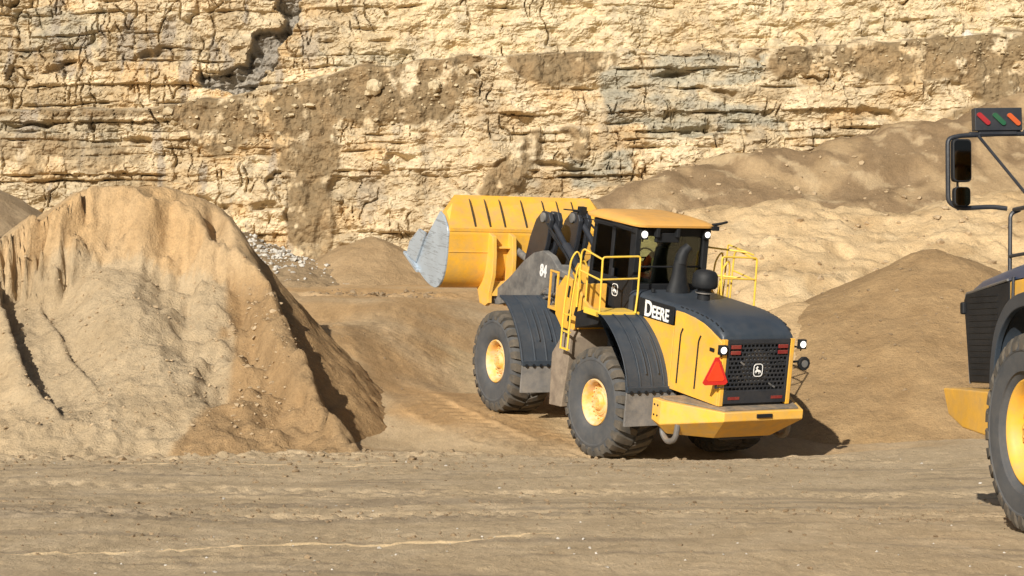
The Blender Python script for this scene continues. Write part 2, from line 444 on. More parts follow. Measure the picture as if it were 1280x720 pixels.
dirt = np.clip(
  pm([(190,140),(250,118),(330,112),(420,84),(500,74),(600,68),(590,110),(560,140),(540,160),(500,150),(470,165),(430,150),(415,180),(405,290),(368,305),(358,260),(352,200),(330,170),(300,190),(265,192),(235,180),(225,150)])
 +pm([(628,70),(700,65),(765,62),(770,85),(745,100),(715,108),(690,98),(655,92)])
 +pm([(930,66),(1090,52),(1200,46),(1290,36),(1290,170),(1210,190),(1150,180),(1185,150),(1222,118),(1180,100),(1130,98),(1080,108),(1040,88),(970,92)])
 +pm([(640,180),(672,165),(662,200),(645,240),(612,255),(598,245),(620,215)])
 +pm([(698,160),(735,160),(732,192),(708,196)])+.8*pm([(380,190),(420,190),(410,330),(360,330)])
 +.6*pm([(0,176),(130,180),(190,192),(175,212),(60,226),(0,205)])+.5*pm([(880,112),(960,108),(990,118),(900,128)]), 0, 1)
thin = np.exp(-((V-led+.22)/.15)**2)*(.5+.9*fbm(U/1.5, V/3, 3, 20)).clip(0, 1)+np.exp(-((V-led+.28)/.13)**2)*sst(-6.5, -8.5, U)
greyp = np.clip(pm([(780,55),(880,65),(965,70),(955,98),(880,108),(872,130),(960,135),(985,165),(830,168),(760,152),(750,100)])
 +pm([(700,192),(800,195),(792,225),(720,232)])+.7*pm([(400,60),(560,55),(560,70),(400,80)])+.8*pm([(0,0),(120,0),(110,50),(0,60)])+.5*pm([(0,130),(150,135),(160,180),(0,200)]), 0, 1)
upper = sst(-.15, .25, V-led)
# beds
zw = V+.22*fbm(U/9, V/9, 3, 21)+.05*fbm(U/1.3, V/1.3, 3, 22)-.012*U
b = [-3.0]
while b[-1] < 32:
    b.append(b[-1]+float(np.clip(rng.lognormal(-.55, .55), .18, 1.25)))
b = np.array(b); L = np.clip(np.searchsorted(b, zw)-1, 0, len(b)-2)
th = b[L+1]-b[L]; fz = (zw-b[L])/th; dz = np.minimum(fz, 1-fz)*th
lo_ = rng.rand(len(b)); lr = rng.uniform(1.0, 3.2, len(b)); ls = rng.rand(len(b))*50
wl = np.maximum(th*lr[L], .45)
p = (U+.12*fbm(U*1.1, V*1.4, 3, 31)+ls[L])/wl
k = np.floor(p); f = p-k
jl = (_h(k, L, 3)-.5)*.7; jr = (_h(k+1, L, 3)-.5)*.7
k = np.where(f < jl, k-1, np.where(f > 1+jr, k+1, k))
e0 = k+(_h(k, L, 3)-.5)*.7; e1 = k+1+(_h(k+1, L, 3)-.5)*.7
dx = np.minimum(p-e0, e1-p)*wl
bo = _h(k, L, 11); bt = _h(k, L, 12)
blocky = np.clip(.35+.9*fbm(U/5, V/3, 3, 41)+.55*sst(-10, -17, U)+.6*greyp+.25*(1-upper)-.25*upper*sst(-9, -5, U), .16, 1)
blocky = blocky*(1-dirt*.93)
disp = blocky*(.44*(lo_[L]-.5)+.28*(bo-.5)+.10*(bt > .85))
cm = np.clip(.3+1.7*fbm(U/1.7, V/.9, 3, 46), 0, 1.3); vm = np.clip(.1+2.0*fbm(U/.9, V/1.1, 3, 47), 0, 1.2)
disp -= blocky*(.42*np.exp(-(dz/.045)**2)*cm+.24*np.exp(-(dx/.036)**2)*(_h(k, L, 17) > .35)*vm)
rough = 1-.8*dirt
def terr(q): f_ = np.floor(q); return f_+sst(.0, .22, q-f_)
tq = terr(3.2*fbm(U/1.6, V/.75, 4, 501)+V*.35)/3.2-V*.109; tq2 = terr(3.0*fbm(U/.55, V/.30, 3, 505)+U*.4)/3.0-U*.133
disp += rough*(.24*tq+.045*tq2)
disp += rough*(.36*fbm(U/3.2, V/2.2, 4, 51)+.08*(ridge(U/.9, V/.6, 3, 52)-.5)+.045*fbm(U/.28, V/.2, 4, 53, .6))
# bulging spalled lumps in the pale rock
lump = np.clip(1-blocky, 0, 1)*rough
disp += lump*.20*(np.abs(pn(U/.9+3, V/.8, 57))*2-.5)
# tall joints
jn = pn(U/1.15+.5*fbm(U/2, V/2.2, 3, 61), V/6.5, 62)*2.0
jm = sst(.0, .35, fbm(U/4, V/4, 2, 63)+.35*sst(-9, -14, U)+.12*upper)
jn2 = pn(U/.62+.7*fbm(U/1.6, V/2.0, 3, 66), V/3.2, 67)*1.2
disp -= (1-dirt)**2*.32*np.exp(-(jn2/.045)**2)*sst(.1, .5, fbm(U/2.5, V/2.0, 3, 68)+.4*sst(-8, -14, U)*upper+.15*greyp)
disp -= (1-dirt)**2*.50*np.exp(-(jn/.05)**2)*jm*np.clip(.2+1.8*fbm(U/2, V/1.0, 3, 64), 0, 1.2)
# random single overhung holes
hc = [(585,268+0),(330,262),(253,246),(870,160),(905,115),(840,95),(1010,185),(500,203),(690,205),(180,180),(40,160),(1090,150),(60,75),(170,60)]
for i, (hx, hy) in enumerate(hc):
    a0, c0 = pu(hx, hy); e = ((WU-a0)/(.5+.3*(i % 3)))**2+((WV-c0)/(.14+.05*(i % 2)))**2
    disp -= .6*np.exp(-e**2)*rough
# the buttress beside the dark diagonal cleft
bt1 = blur(inpoly(U+.12*fbm(U, V, 3, 71), V+.12*fbm(U, V, 3, 72), PP([(120,-60),(362,-60),(356,5),(330,22),(318,48),(306,78),(262,98),(240,90),(200,60),(140,40)])), 1)
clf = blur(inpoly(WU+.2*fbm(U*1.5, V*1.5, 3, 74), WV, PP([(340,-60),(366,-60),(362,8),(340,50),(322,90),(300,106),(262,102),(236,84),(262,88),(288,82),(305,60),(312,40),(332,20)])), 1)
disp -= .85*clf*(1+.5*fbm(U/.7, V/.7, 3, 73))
dsm = blur(dirt, 14); disp += dsm*.22+dirt*(.20*fbm(U/.9, V/1.6, 4, 81)+.10*fbm(U*1.6, V*1.6, 4, 82, .62))
# set-back above the ledge
YY = CY-disp+upper*1.6+np.clip(V-led, 0, 30)*.05+np.clip(led-V, 0, 12)*-.09
YY -= .9*sst(-12, -21, U)*(1-upper)+1.2*sst(5, 20, U)*.6
c_ = np.ones(U.shape+(3,))*np.array((.515, .412, .265))
c_ = lerp(c_, (.56, .468, .32), sst(-.2, .5, fbm(U/2.5, V/1.5, 4, 101)))
c_ = lerp(c_, (.47, .335, .18), sst(.05, .55, fbm(U/3.0, V/1.8, 5, 102))*.85)
c_ = lerp(c_, (.40, .31, .19), sst(0, .5, fbm(U/1.6, V/5, 4, 103)+.35*sst(-9, -16, U)-.1)*.65*(1-.5*upper*sst(-10, -6, U)))
c_ = c_*(1+(.30*(lo_[L]-.5)+.30*(bt-.5))*blocky)[..., None]
c_ = lerp(c_, (.33, .305, .235), greyp*.95*np.clip(.8+.8*fbm(U/1.2, V/.7, 3, 104), 0, 1))
c_ = lerp(c_, (.61, .52, .35), upper*sst(-9, -4, U)*.45)
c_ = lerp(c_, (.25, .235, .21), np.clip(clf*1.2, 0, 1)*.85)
dn = np.clip(dirt+thin, 0, 1)*sst(-.62, -.2, fbm(U*.8, V*.8, 5, 105, .6)); c_ = lerp(c_, (.20, .143, .078), dn*.95); c_ = lerp(c_, (.28, .195, .105), dn*sst(0, .5, fbm(U/1.4, V/1.4, 4, 108))*.7)
stn = sst(.25, .6, fbm(U/.8, V/3.2, 4, 106))*(1-dirt)
c_ = lerp(c_, (.30, .26, .21), stn*.5*sst(-2, -12, U)+stn*.22)
c_ *= (1.0+.14*fbm(U/.35, V/.2, 4, 107))[..., None]
ROCK = earth('quarry_rock', [(.25, (.82,.82,.83)), (.5, (.98,.98,.98)), (.75, (1.1,1.08,1.05))], bs=.65, fine=7, coarse=.45, bd=.09)
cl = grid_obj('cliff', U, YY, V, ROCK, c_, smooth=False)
tag(cl, 'layered pale limestone quarry face with brown dirt slides', 'cliff', kind='structure')
# quarry plateau behind the crest
pm_ = MB(); pm_.add([(-160,86.5,26.9),(160,86.5,26.9),(160,200,27.5),(-160,200,27.5)], [[0,1,2,3]])
tag(pm_.build('hill', GROUND), 'ground on top of the quarry face', 'hill', kind='structure')
me = bpy.data.objects['hill'].data; a = me.color_attributes.new('tone', 'FLOAT_COLOR', 'POINT'); a.data.foreach_set('color', [1.0]*16)

# ------------------------------------------------------------------ heaps
SAND = earth('pale_sand', [(.25, (.37,.275,.165)), (.5, (.46,.352,.222)), (.75, (.53,.415,.27))], bs=1.0, fine=26, coarse=.9, bd=.07)
def heap(name, x0, x1, y0, y1, st, fn, mat, label, cat='sand pile', group=None):
    X, Y = np.meshgrid(np.arange(x0, x1, st), np.arange(y0, y1, st))
    Z, T = fn(X, Y); G = gheight(X, Y, False)
    Z = np.maximum(Z, G-.35)
    o = grid_obj(name, X, Y, Z, mat, T); tag(o, label, cat, group); return o
def big(X, Y):
    S = np.interp(X, [-22,-17,-14,-12.2,-11.2,-10.2,-9.6,-8.9,-7.8,-6.9,-6.3,-5.75,-5.24,-4.73,-4.33,-3.7,-3.1,-2.3,-1.6],
                     [-.5,1.8,3.1,3.4,3.55,4.02,4.45,4.83,4.98,4.92,4.75,4.3,3.70,2.95,2.2,1.25,.35,-.4,-.8])
    S = S+.05*fbm(X*1.5, Y, 3, 400)
    toe = 33.9+.35*pn(X/2.2, X*0, 401)+.25*np.clip(-X-9, 0, 6)*.15
    rep = math.tan(R(31))
    wx = X+.25*fbm(X/1.5, Y/1.5, 3, 402)
    slump = (Y-toe)*rep
    top = 3.05+.50*np.exp(-((wx+8.7)/.55)**2)+.38*np.exp(-((wx+7.4)/.6)**2)-.25*sst(-7, -6, wx)+.30*np.exp(-((wx+6.1)/.4)**2)+.12*fbm(X*1.3, X*0, 3, 404)-.9*sst(-10, -10.6, wx)*0
    slump = smin(slump, top+(Y-39.4)*.05, .25)
    # steep dug face
    gro = ridge(X*.9, Y*.12, 3, 405)
    fy = 39.2+.12*fbm(X*.8, X*0, 3, 406)-(1.35*(ridge(X*1.3+.5*fbm(X*.7, Y*.9, 2, 409), Y*.35, 4, 405)-.5))*sst(-8.0, -9.2, X)-.04*(gro-.5)-.35*sst(-8.7, -9.3, X)-.5*sst(-6.6, -5.7, X)
    fy = fy+.10*fbm(X*1.6, Y*2.2, 5, 408, .65)+.05*np.clip(ridge(X*2.2, Y*1.6, 3, 409)-.4, 0, 1)
    face = top-.3+(Y-fy)*2.3+.06*fbm(X*3, Y*1.2, 3, 407)
    left = sst(-9.35, -9.75, wx)
    face = np.where(Y > fy-.2, face, -5)
    z = smax(slump, face, .10)
    Yc = 41.9*(1-sst(-6.4, -5.5, X))+(toe+S/rep+.15)*sst(-6.4, -5.5, X)
    z = smin(z, S-np.maximum(Y-Yc, 0)*(.10*sst(-6.5, -5.4, X)+.25), .12)
    # step down to the right of the dug crown, and the notched right-hand rim
    cut, al, sg = pline(X, Y, [(-6.0, 41.2), (-5.5, 39.8), (-5.0, 38.4), (-4.45, 37.2), (-3.8, 35.8)])
    z = z-.5*sst(.0, .28, cut)*(sg < 0)*sst(0, .6, al)*sst(6.8, 5.2, al)*sst(2.2, 1.0, cut)*(.9+.6*fbm(X*1.6, Y*1.6, 2, 411))
    # cleft between the smooth left lobe and the slumped middle
    d1, al1, s1 = pline(X, Y, [(-10.4, 39.5), (-9.7, 38.0), (-9.25, 37.0), (-8.6, 35.6), (-7.6, 34.3)])
    z = z-.42*(s1 > 0)*sst(0, .12, d1)*sst(1.9, .5, d1)*sst(6.2, 4.4, al1)*sst(-.5, .8, al1)
    z = z+.20*np.exp(-((d1-.12)/.25)**2)*(s1 < 0)*sst(6.2, 4.4, al1)
    d5, al5, s5 = pline(X, Y, [(-9.5, 39.6), (-9.0, 38.4), (-8.2, 37.0), (-7.4, 35.6), (-6.9, 34.6)])
    z = z-.20*(s5 > 0)*sst(0, .10, d5)*sst(1.2, .3, d5)*sst(5.2, 3.4, al5)
    # fall line of the right-hand, darker apron
    d6, al6, s6 = pline(X, Y, [(-5.65, 39.4), (-5.4, 38.4), (-5.15, 37.2), (-5.1, 36.0), (-5.5, 34.6)])
    z = z-.30*(s6 > 0)*sst(0, .10, d6)*sst(.9, .2, d6)*sst(2.8, 1.2, al6)
    ap = s6 > 0
    # back slope
    z = smin(z, (48.2-Y)*.72+.2*fbm(X/2, Y/2, 2, 421), .3)
    lump = .07*fbm(X/1.2, Y/1.2, 3, 431)+.05*fbm(X*1.9, Y*1.5, 5, 432, .62)+.02*fbm(X*6, Y*5, 3, 433, .6)
    mid = (z < top+.2)
    z = z+lump*np.where(mid, 1, .5)
    z = z+.05*np.clip(ridge(X*1.4+Y*.35, Y*.35, 3, 434)-.4, 0, 1)*mid
    q = 3*fbm(X*1.3, Y*1.1, 4, 436, .6); z = z+(.05*(np.floor(q)+sst(0, .3, q-np.floor(q))-q)+.035*np.clip(ridge(X*3.1, Y*2.2, 3, 437)-.5, 0, 1))*mid*sst(-.5, .2, fbm(X/1.6, Y/1.6, 3, 438))
    rim = np.exp(-((S-z)/.4)**2)*sst(-5.6, -5.0, X)
    z = z+rim*.25*np.clip(fbm(X*1.5, Y*1.5, 3, 441)+.05, 0, 1)
    bf = np.exp(-((Y-toe-.3)/.5)**2); z = z+bf*.12*np.clip(fbm(X*2.2, Y*2.2, 3, 451), 0, 1)
    rc = np.sqrt(((X+5.9)*1.5)**2+(Y-41.0)**2+.2); apr = 4.35-rc*.76+.07*np.maximum(rc-3, 0)+.12*fbm(X/1.1, Y/1.1, 5, 470, .6)+.04*np.clip(ridge(X*1.6, Y*1.3, 3, 471)-.4, 0, 1)
    isap = (apr > z+.05) & (X > -5.5); z = np.where(X > -6.2, smax(z, apr, .12), z)
    T = np.ones(X.shape+(3,))
    fac = sst(top.min()-.2, top.min()+.4, z)*(Y > 38.6)
    T = lerp(T, (1.10, .94, .73), (z > top+.05)*(.75+.3*fbm(X*.8, Y*.8, 2, 461)).clip(0, 1))
    T = lerp(T, (.93, .93, .92), blur((z < top)*(~ap), 2)*.9)
    dk = blur(ap, 3)*sst(3.3, 2.6, z)*sst(1.2, .0, Y*0)*1.0
    T = lerp(T, (.70, .58, .44), dk*.9)
    T = lerp(T, (.73, .61, .465), blur(isap, 3))
    T = lerp(T, (1.12, 1.08, 1.0), sst(-8.8, -9.8, X+.25*(Y-37))*.5)
    T = lerp(T, (.70, .62, .52), rim*sst(.15, .5, fbm(X*1.2, Y*1.2, 3, 462)+.2)*.6)
    return z, T
heap('sand_pile', -22, -.8, 31.5, 48.6, .05, big, SAND, 'huge pale sand pile on the left with a steep dug-out upper face')

def cone(cx, cy, h, sl, X, Y, ell=1.0, nz=.12, seed=0, flat=.3):
    r = np.hypot((X-cx)/ell, Y-cy); r = np.sqrt(r*r+flat*flat)-flat
    return h-r*sl+nz*fbm(X/1.8, Y/1.8, 4, seed)+.02*fbm(X*2.5, Y*2.5, 4, seed+3)
def brown(X, Y):
    z1 = cone(9.7, 46.0, 3.95, .56, X, Y, 1.2, .08, 500)
    z2 = cone(13.2, 47.3, 3.5, .55, X, Y, 1.4, .09, 520)
    z3 = cone(8.0, 47.2, 2.85, .52, X, Y, 1.1, .08, 540)
    z = smax(smax(z1, z2, .5), z3, .4)
    z = z+.05*np.clip(ridge(np.arctan2(X-10, 47-Y)*4, Y*.1, 2, 550)-.4, 0, 1)
    T = np.ones(X.shape+(3,))*np.array((.74, .635, .50))
    T = lerp(T, (.82, .71, .56), sst(-.1, .5, fbm(X/2, Y/2, 3, 560)))
    return z, T
heap('sand_pile', 1.5, 24, 36, 56, .07, brown, SAND, 'brown smooth sand pile between the wheel loader and the truck at right')
def pale_small(X, Y):
    z = smax(cone(6.5, 45.3, 2.75, .50, X, Y, 1.0, .06, 600), cone(4.6, 48.4, 3.0, .46, X, Y, 1.0, .08, 620), .4)
    T = np.ones(X.shape+(3,))*np.array((1.2, 1.09, .92))
    return z, T
heap('sand_pile', .5, 12, 35.5, 52, .06, pale_small, SAND, 'low pale sand pile right behind the back end of the wheel loader')
def ridge_pale(X, Y):
    S = np.interp(X, [0, 3, 4.6, 6, 7.6, 8.9, 10.2, 11.6, 13, 15, 18, 24, 34], [2.5, 4.6, 5.5, 5.95, 5.9, 6.15, 5.75, 5.6, 6.05, 6.4, 6.6, 7.0, 6.5])
    S = S+.22*fbm(X*.7, X*0, 3, 700)
    fr = (Y-50.0-.6*pn(X/3, X*0, 702))*.50+1.0
    z = smin(fr+.17*fbm(X/2.6, Y/2.0, 5, 703, .6)+.16*np.clip(ridge(X/2.2, Y/1.1, 4, 704)-.35, 0, 1), S, .35)
    z = smin(z, (72-Y)*.7, .3)+.09*fbm(X*1.2, Y*1.2, 5, 705, .62)
    z = z-.35*np.clip(np.exp(-((Y-57-.5*np.sin(X*1.1))/.35)**2)*sst(.1, .4, pn(X/1.7, Y*0, 706)), 0, 1)
    T = np.ones(X.shape+(3,))*np.array((1.28, 1.21, 1.07))
    T = lerp(T, (.95, .86, .72), sst(.1, .6, fbm(X/1.8, Y/1.4, 4, 710))*.7)
    T = lerp(T, (1.3, 1.28, 1.2), sst(.2, .6, fbm(X/1.2, Y/1.2, 4, 711))*.6)
    T = lerp(T, (.88, .77, .60), sst(13.5, 16, X)*.6)
    return z, T
heap('sand_pile', 0, 36, 48, 73, .11, ridge_pale, SAND, 'long lumpy bank of pale sand stretching behind the loader and truck cab')
def talus(X, Y):
    S = np.interp(X, [-2, 1, 3, 5.05, 7.3, 9.7, 11.5, 13.2, 14.6, 15.0, 18.0, 18.8, 20.5, 26, 40], [3.8, 6.0, 7.2, 8.1, 8.95, 9.45, 9.35, 10.0, 10.1, 10.6, 10.85, 11.2, 12.0, 13, 13])
    S = S+.15*fbm(X*.8, X*0, 3, 800)
    fr = 4.3+(Y-71.0)*.72
    z = smin(fr+.20*fbm(X/3.5, Y/3.2, 5, 801, .5)+.22*np.clip(ridge(X/2.4+Y/6, Y/6, 4, 802)-.45, 0, 1), S, .4)
    d, al, sg = pline(X, Y, [(7, 79), (9.5, 77), (12, 76.2), (15, 77)])
    z = z-.3*sst(0, .25, d)*(sg < 0)*sst(1.8, .5, d)
    z = z+.08*fbm(X*1.0, Y*1.0, 5, 803, .62)
    T = np.ones(X.shape+(3,))*np.array((.52, .465, .41))
    T = lerp(T, (.92, .86, .76), sst(.05, .5, fbm(X/2.2, Y/2.2, 4, 810)+.1)*.6)
    T = lerp(T, (1.0, .98, .93), sst(.35, .6, fbm(X/1.5, Y/1.0+X*.3, 4, 811))*.7)
    return z, T
o = heap('talus_slope', -3, 42, 69, 86, .12, talus, SAND, 'grey brown debris slope banked against the foot of the cliff', 'talus')
o['kind'] = 'structure'
def small(X, Y):
    z = cone(-4.75, 66.5, 5.35, .62, X, Y, 1.15, .10, 900, .25)
    return z, np.ones(X.shape+(3,))*np.array((.78, .70, .60))
heap('sand_pile', -10, 1, 61, 72, .07, small, SAND, 'small brown conical sand pile at the cliff foot left of the bucket', 'sand pile')
def leftg(X, Y):
    z = cone(-17.2, 61, 7.2, .60, X, Y, 1.0, .12, 920, .4)
    return z, np.ones(X.shape+(3,))*np.array((.80, .76, .72))
heap('sand_pile', -28, -9, 52, 72, .12, leftg, SAND, 'greyish sand pile peeking over at the left edge behind the huge pile')
def gravel(X, Y):
    z = smax(cone(-10.4, 67.5, 6.0, .60, X, Y, 1.2, .12, 940, .3), cone(-7.6, 66.0, 4.7, .4, X, Y, 1.3, .1, 950, .4), .4)
    z = z+.09*fbm(X*2.5, Y*2.5, 3, 941)
    T = np.ones(X.shape+(3,))*np.array((.62, .58, .53))
    return z, T
heap('gravel_pile', -17, -4, 60, 74, .07, gravel, SAND, 'grey stony gravel pile behind the right shoulder of the huge sand pile', 'gravel pile')

# ------------------------------------------------------------------ loose stones
STONE_P = earth('pale_stone', [(.3, (.42,.39,.34)), (.7, (.60,.57,.51))], vcol=False, bs=.5, fine=40, coarse=3)
STONE_B = earth('brown_clod', [(.3, (.19,.135,.08)), (.7, (.33,.245,.15))], vcol=False, bs=.5, fine=40, coarse=3)
ico = bmesh.new(); bmesh.ops.create_icosphere(ico, subdivisions=1, radius=1)
IV = np.array([v.co[:] for v in ico.verts]); IF = np.array([[v.index for v in f.verts] for f in ico.faces]); ico.free()
def stones(name, pts, mat, label, cat='stones'):
    rs = np.random.RandomState(len(pts)); Vs = []; Fs = []
    for i, (x, y, z, r) in enumerate(pts):
        q = IV*(1+.28*rs.randn(len(IV), 1)).clip(.55, 1.5)*np.array([1, rs.uniform(.6, 1), rs.uniform(.45, .8)])
        a = rs.rand()*6.28; c, s = math.cos(a), math.sin(a)
        q = q@np.array([[c, s, 0], [-s, c, 0], [0, 0, 1]])*r+np.array([x, y, z+r*.2])
        Vs.append(q); Fs.append(IF+i*len(IV))
    me = bpy.data.meshes.new(name); me.from_pydata(np.concatenate(Vs).tolist(), [], np.concatenate(Fs).tolist())
    me.materials.append(mat); o = bpy.data.objects.new(name, me); col.objects.link(o)
    return tag(o, label, cat, kind='stuff')
rs = np.random.RandomState(11)
def scatter(n, fx, fy, rmin, rmax, zf=gheight):
    x = fx(n); y = fy(n); r = rmin*(rmax/rmin)**(rs.rand(n)**2.2)
    return list(zip(x, y, zf(x, y), r))
U_ = lambda a, b: (lambda n: rs.uniform(a, b, n)); G_ = lambda m, s: (lambda n: rs.normal(m, s, n))
P = scatter(1500, U_(-8, 6), U_(14.8, 33), .006, .026)+scatter(500, U_(-8, 5), G_(21.0, .35), .008, .03)+scatter(500, U_(-8, 5), G_(30, 1.6), .012, .05)+scatter(420, U_(-9, 3), G_(32.9, .7), .015, .07)+scatter(160, U_(-7, 1), G_(18.2, .15), .008, .028)
P += scatter(160, U_(-7, 3), G_(22.2, .25), .01, .035)+scatter(260, U_(-4.5, 3), U_(34, 46), .01, .04)+scatter(160, U_(-6.0, -2), G_(59.3, .9), .03, .13)+scatter(60, U_(3.4, 4.4), G_(19.9, .12), .01, .03)
stones('pebbles', P, STONE_B, 'brown clods and small stones strewn over the quarry floor', 'pebbles')
P = scatter(70, U_(-3.2, 4.5), U_(15, 19.5), .009, .022)+scatter(60, U_(-8, 8), U_(19, 32), .01, .03)
stones('pebbles', P, STONE_P, 'tiny white stones dotted over the quarry floor in front', 'pebbles')
def zof(fn): return lambda x, y: fn(x[None], y[None])[0][0]
P = scatter(900, G_(-9.0, 1.5), G_(65.3, 1.3), .03, .13, zof(gravel))
stones('rubble', P, STONE_P, 'white and grey rubble lying on the gravel pile', 'rubble')
STONE_S = earth('sand_clod', [(.3, (.36,.265,.16)), (.7, (.47,.36,.23))], vcol=False, bs=.5, fine=40, coarse=3)
P = scatter(1500, U_(-13, -4), U_(34.2, 39.3), .010, .05, zof(big))+scatter(160, G_(-4.6, .4), U_(35, 39), .015, .07, zof(big))
stones('clods', P, STONE_S, 'sand clods rolled down the front of the huge sand pile', 'clods')
P = scatter(500, U_(4, 14), U_(40, 46), .012, .06, zof(brown))
stones('clods', P, STONE_B, 'small clods on the slope of the brown sand pile', 'clods')
P = scatter(420, U_(5, 22), U_(50, 60), .03, .16, zof(ridge_pale))
stones('clods', P, STONE_S, 'pale lumps on the long bank behind the machines', 'clods')
P = scatter(260, U_(5, 25), U_(71.5, 78), .03, .15, zof(talus))
stones('rubble', P, STONE_S, 'loose stones on the debris slope under the cliff', 'rubble')
def on_cliff(n, px0, px1, off0, off1, r0, r1):
    out = []
    for _ in range(n):
        u = rs.uniform(pu(px0, 0)[0], pu(px1, 0)[0]); i = min(len(cu_)-1, int(np.searchsorted(cu_, u)))
        v = led[0, i]+rs.uniform(off0, off1); j = min(len(cz_)-1, int(np.searchsorted(cz_, v)))
        out.append((u, YY[j, i]-.03, V[j, i], r0*(r1/r0)**(rs.rand()**2.5)))
    return out
P = on_cliff(260, 190, 620, -2.6, .1, .04, .22)+on_cliff(160, 930, 1285, -1.6, .1, .04, .2)+on_cliff(60, 620, 930, -.3, .2, .04, .2)
STONE_C = earth('cliff_stone', [(.3, (.40,.32,.20)), (.7, (.60,.50,.33))], vcol=False, bs=.5, fine=20, coarse=3)
stones('rubble', P, STONE_C, 'loose stones caught on the dirt ledge halfway up the cliff', 'rubble')
def boulder(px, py, r, mat, label, sq=(1, .8, .8)):
    b = bmesh.new(); bmesh.ops.create_icosphere(b, subdivisions=3, radius=1)
    for v in b.verts:
        n = fbm(np.array([v.co.x*1.1+px]), np.array([v.co.y*1.1+v.co.z*1.7+py]), 3, 9)[0]
        v.co = Vector((v.co.x*sq[0], v.co.y*sq[1], v.co.z*sq[2]))*r*(1+.35*n)
    me = bpy.data.meshes.new('boulder'); b.to_mesh(me); b.free(); me.materials.append(mat); me.shade_smooth(); me.set_sharp_from_angle(angle=R(28))
    u, v = pu(px, py); i = int(np.searchsorted(cu_, u)); j = int(np.searchsorted(cz_, v))
    o = bpy.data.objects.new('boulder', me); col.objects.link(o); o.location = (u, YY[j, i]-r*.45, v)
    return tag(o, label, 'boulder', 'boulders lying on the cliff ledge')
boulder(1213, 42, .24, STONE_P, 'small white boulder on the dirt ledge at the upper right')
boulder(973, 57, .42, STONE_C, 'dark shaded boulder on the cliff ledge straight above the loader hood', (1.2, .8, .8))
boulder(468, 110, .33, STONE_C, 'tan boulder in the dirt slide left of the middle of the cliff', (1, .8, .9))
boulder(543, 108, .28, STONE_C, 'lone square tan boulder standing in the brown dirt slide', (.9, .8, 1))
boulder(575, 246, .35, STONE_C, 'boulder at the cliff foot just above the left end of the bucket', (1.3, .8, .7))
